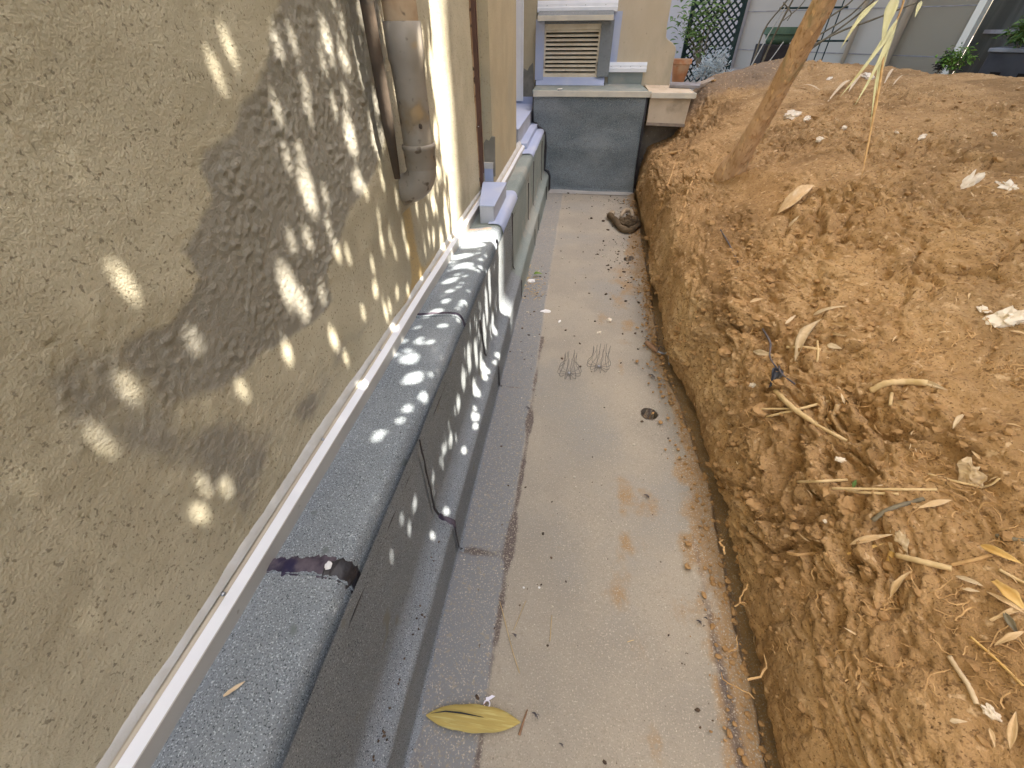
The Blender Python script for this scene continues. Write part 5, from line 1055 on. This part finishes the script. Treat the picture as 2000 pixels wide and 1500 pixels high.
# trellis on lilac wall
tl = thing('lattice_trellis', of(1400, 120, .4), 'dark green diagonal lattice trellis standing behind the terracotta pot', 'trellis')
YT = 7.7
def oT(u, v): q = ony(u, v, YT); return q[0], q[2]
xl0 = oT(1345, 60)[0]; xr0 = oT(1440, 60)[0]; z0 = .86; z1 = 2.6
mb = MB(); mb.box((xl0-.03, YT-.02, z0), (xl0+.02, YT+.02, z1)); mb.box((xr0-.02, YT-.02, z0), (xr0+.03, YT+.02, z1)); mb.box((xl0, YT-.02, z1-.04), (xr0, YT+.02, z1)); ub(mb, 'frame', 'trellis_green', tl)
lat = MB(); W_, H_ = xr0-xl0, z1-z0; st = .085
for sgn in (1, -1):
    k = -int(H_/st)-1
    while k*st < W_+H_:
        c0 = k*st; P = []
        a0 = max(0, -c0) if sgn == 1 else max(0, c0-W_); a1 = min(H_, W_-c0) if sgn == 1 else min(H_, c0)
        if a1 > a0+.02:
            q0 = np.array([xl0+c0+sgn*a0, YT+.006*sgn, z0+a0]); q1 = np.array([xl0+c0+sgn*a1, YT+.006*sgn, z0+a1]); dn = np.array([1, 0, -sgn])*.0075
            lat.hexa([q0-dn+[0, -.004, 0], q0+dn+[0, -.004, 0], q0+dn+[0, .004, 0], q0-dn+[0, .004, 0], q1-dn+[0, -.004, 0], q1+dn+[0, -.004, 0], q1+dn+[0, .004, 0], q1-dn+[0, .004, 0]])
        k += 1
ub(lat, 'lattice', 'trellis_green', tl)
# climbing plant in front
t = thing('climbing_shrub', (oT(1375, 130)[0]-.1, YT-.25, .95), 'airy green leafed shrub climbing the lattice', 'shrub'); mb = MB(); st_ = MB(); r0 = random.Random(8)
for (u, v, n) in [(1335, 22, 20), (1350, 18, 30), (1385, 15, 46), (1400, 22, 46), (1365, 42, 60), (1330, 40, 18), (1375, 60, 60), (1345, 65, 50), (1318, 38, 16), (1350, 78, 46), (1360, 90, 36), (1330, 75, 20), (1420, 30, 20), (1410, 5, 30), (1370, 5, 24)]:
    c = ony(u, v, YT-.2); st_.tube(spl([(oT(1362, 140)[0], YT-.2, .95), tuple((np.array([oT(1362, 90)[0], YT-.2, 1.2])+c)/2), tuple(c)], 7), [.005]*4+[.002]*3, 4)
    for j in range(int(n*.55)):
        q = c+np.array([r0.gauss(0, .09), r0.gauss(0, .08), r0.gauss(0, .07)]); a = r0.uniform(0, 6.28); L = r0.uniform(.06, .12); mb.add(*leafmesh(q, q+np.array([math.cos(a)*L, math.sin(a)*L*.6, r0.uniform(-.6, .4)*L]), (r0.gauss(0, .4), -.4, 1), L*.4, curl=.2, fold=.2, n=4))
ub(st_, 'stems', 'stem_grey', t); ub(mb, 'foliage', 'leaf_green', t)
c = ony(1385, 148, 7.2); t = thing('silver_shrub', (c[0], 7.2, .95), 'silvery grey leafed shrub between terracotta pot and lattice', 'shrub'); mb = MB(); st_ = MB()
for k in range(46):
    u, v = r0.uniform(1352, 1428), r0.uniform(62, 150); v = max(v, 150-(u-1340)*1.05+r0.uniform(0, 20)); c1 = ony(u, min(v, 152), 7.2+r0.uniform(-.15, .15)); b0 = np.array([c[0]+r0.uniform(-.15, .1), 7.2, .95])
    st_.tube(spl([b0, (b0+c1)/2+np.array([.02, 0, .03]), c1], 6), .003, 4)
    for j in range(22):
        f = r0.uniform(.3, 1); q = b0*(1-f)+c1*f+np.array([r0.gauss(0, .025), r0.gauss(0, .03), r0.gauss(0, .03)]); a = r0.uniform(0, 6.28); L = r0.uniform(.02, .045)
        mb.add(*leafmesh(q, q+np.array([math.cos(a)*L, math.sin(a)*L*.5, abs(math.sin(a*1.7))*L]), (0, -.6, 1), L*.35, curl=.3, fold=.2, n=3))
ub(st_, 'stems', 'stem_pale', t); ub(mb, 'foliage', 'leaf_silver', t)
# terracotta pot
YT2 = 6.15; c = ony(1330, 150, YT2); wr = abs(ony(1352, 118, YT2)[0]-ony(1313, 118, YT2)[0])/2; zt2 = ony(1332, 115, YT2)[2]; zb2 = .98
tp_ = thing('terracotta_pot', (c[0], YT2, zb2), 'weathered terracotta flower pot behind the beige wall end', 'flower pot'); hh2 = zt2-zb2
xc = (ony(1352, 118, YT2)[0]+ony(1313, 118, YT2)[0])/2
mb = MB(); mb.lathe([(wr*.58, 0), (wr*.62, .01), (wr*.70, hh2*.30), (wr*.72, hh2*.31), (wr*.88, hh2*.78)], (xc, YT2, zb2), 32, cap=False); mb.lathe([(wr*.55, .002), (.001, .002)], (xc, YT2, zb2), 32, cap=False); ub(mb, 'body', 'terracotta', tp_, smooth=True)
mb = MB(); mb.lathe([(wr*.88, hh2*.78), (wr, hh2*.80), (wr, hh2), (wr*.90, hh2), (wr*.86, hh2*.85)], (xc, YT2, zb2), 32, cap=False); ub(mb, 'rim', 'terracotta', tp_)
mb = MB(); mb.lathe([(wr*.86, hh2*.88), (.001, hh2*.90)], (xc, YT2, zb2), 24, cap=False); ub(mb, 'soil', 'crumb_dark', tp_)
# green pot on a dark box
YG = 8.1; c = ony(1518, 85, YG); wr = abs(ony(1550, 60, YG)[0]-ony(1487, 60, YG)[0])/2; zt2 = ony(1518, 53, YG)[2]; zb2 = ony(1518, 86, YG)[2]; hh2 = zt2-zb2; xc = c[0]
gp = thing('green_planter', (xc, YG, zb2), 'round dark green pot standing on a dark box behind the tree', 'flower pot')
mb = MB(); mb.lathe([(wr*.70, 0), (wr*.88, hh2*.55)], (xc, YG, zb2), 32, cap=True); ub(mb, 'body', 'pot_green', gp, smooth=True)
mb = MB(); mb.lathe([(wr*.88, hh2*.55), (wr, hh2*.60), (wr, hh2), (wr*.92, hh2), (wr*.86, hh2*.8), (.001, hh2*.8)], (xc, YG, zb2), 32, cap=False); ub(mb, 'rim', 'pot_green', gp)
tag(MB().box((xc-wr*1.05, YG-.22, .84), (xc+wr*.9, YG+.22, zb2-.001)).build('dark_box', 'box_dark', bevel=.01), 'dark brown box carrying the round green pot', 'box')
# trough with metal grid
q = ony(1572, 132, 7.9); tr_ = thing('green_trough', (q[0], 7.9, .9), 'long dark green trough peeking over the earth heap', 'planter')
xa_, xb2 = ony(1544, 130, 7.9)[0], ony(1606, 130, 7.9)[0]; zt3 = ony(1575, 128, 7.9)[2]
ub(MB().box((xa_, 7.75, .84), (xb2, 8.05, zt3)), 'box', 'pot_green', tr_, bevel=.01)
mg = thing('metal_plant_frame', (q[0], 8, 1), 'thin black metal plant support grid behind the tree trunk', 'plant support'); mb = MB()
YM = 8.2
for (a, b) in [((1560, 130), (1592, -20)), ((1570, 130), (1608, -20)), ((1585, 130), (1632, -20)), ((1600, 130), (1650, -20))]:
    x = ony(*a, YM)[0]; mb.tube([(x, YM, .9), (x, YM, 2.6)], .008, 6)
ub(mb, 'upright', 'trellis_green', mg)
mb = MB()
for v in (80, 15):
    z = ony(1600, v, YM)[2]; mb.tube([(ony(1560, v, YM)[0]-.25, YM-.01, z), (ony(1640, v, YM)[0]+.1, YM-.01, z)], .012, 6)
ub(mb, 'crossbar', 'trellis_green', mg)
# canes
GC = 'bare canes leaning behind the tree'
for k, (pp, w_, mat, lb) in enumerate([
    ([(1466, 138), (1492, 60), (1530, 10), (1560, -30)], .010, 'stem_grey', 'leftmost dull olive cane arching up behind the tree'),
    ([(1463, 136), (1500, 70), (1530, 20), (1545, -10)], .007, 'stem_pale', 'thin pale cane on the left of the bundle'),
    ([(1480, 142), (1505, 85), (1535, 25), (1560, -20)], .012, 'stem_grey', 'thick brown cane in the middle of the left bundle'),
    ([(1486, 140), (1510, 110), (1530, 82)], .006, 'stem_pale', 'short pale broken cane in front of the dark box'),
    ([(1560, 112), (1620, 70), (1680, 25), (1720, -12)], .012, 'stem_grey', 'upper long cane slanting right from behind the trunk'),
    ([(1560, 88), (1610, 62), (1660, 30), (1700, -8)], .010, 'stem_grey', 'second long cane slanting right from behind the trunk'),
    ([(1566, 100), (1640, 62), (1700, 40), (1790, 5)], .012, 'stem_grey', 'lowest long cane crossing behind the hanging leaves'),
    ([(1580, 60), (1640, 20), (1665, 0), (1680, -20)], .010, 'stem_grey', 'steepest cane right of the trunk'),
    ([(1530, 40), (1560, 15), (1580, -10)], .006, 'stem_grey', 'thin curved shoot left of the trunk top'),
    ([(1530, 5), (1545, 25), (1538, 40)], .006, 'stem_grey', 'tiny hooked shoot above the green pot')]):
    Yk = 7.3-.05*k; mb = MB(); m = 16; L = spl([ony(u, v, Yk-.5*max(0, (60-v))/120) for u, v in pp], m); mb.tube(L, [w_*(1-.3*i/m)*(1.15 if i % 5 == 0 else 1) for i in range(m)], 7); put(mb, 'bare_cane', mat, lb, 'cane', GC)
# brick by the heap
q, n = soil(1378, 168); mb = MB(); e1 = Vector((.16, .02, .05)); e2 = Vector((.0, .08, .02)); e3 = Vector((0, 0, .03)); q = q-e1*.5
mb.hexa([q, q+e1, q+e1+e2, q+e2, q+e3, q+e1+e3, q+e1+e2+e3, q+e2+e3]); put(mb, 'broken_tile', 'stone_flat', 'brown broken tile leaning on the heap beside the ledge', 'tile', smooth=False)
# ================================================================== SHADE WING (unseen, added to shade the courtyard; its step edges the sun band)
HW = 13.42; XB = 7.3; YS = 2.53+(XB-XW)/S[0]*S[1]
wg = thing('shade_wing', (9, 0, .86), 'tall pale unseen building added to keep the courtyard in shade', 'building')
ub(MB().box((XB, -14, .3), (XB+6, YS, HW)), 'wall', 'facade_warm', wg); ub(MB().box((XB+.001, YS+.001, 8.4), (XB+6, YS+5.0, HW+5.5)), 'wall', 'facade_warm', wg); ub(MB().box((XB+.8, YS+.001, .3), (XB+6, YS+4, 8.4)), 'wall', 'facade_warm', wg)
for k in range(7):
    for j in range(4):
        y = -12+2.0*k; z = 1.8+2.9*j; f = ub(MB().box((XB-.04, y, z), (XB-.002, y+1.1, z+1.6)), 'window', 'frame_white', wg)
        p_ = MB().box((XB-.05, y+.08, z+.08), (XB-.041, y+1.02, z+1.52)).build('pane', 'pane_dark'); p_.parent = f; p_.matrix_parent_inverse = Matrix()
bpy.context.view_layer.update()
print('objects', len(bpy.data.objects))
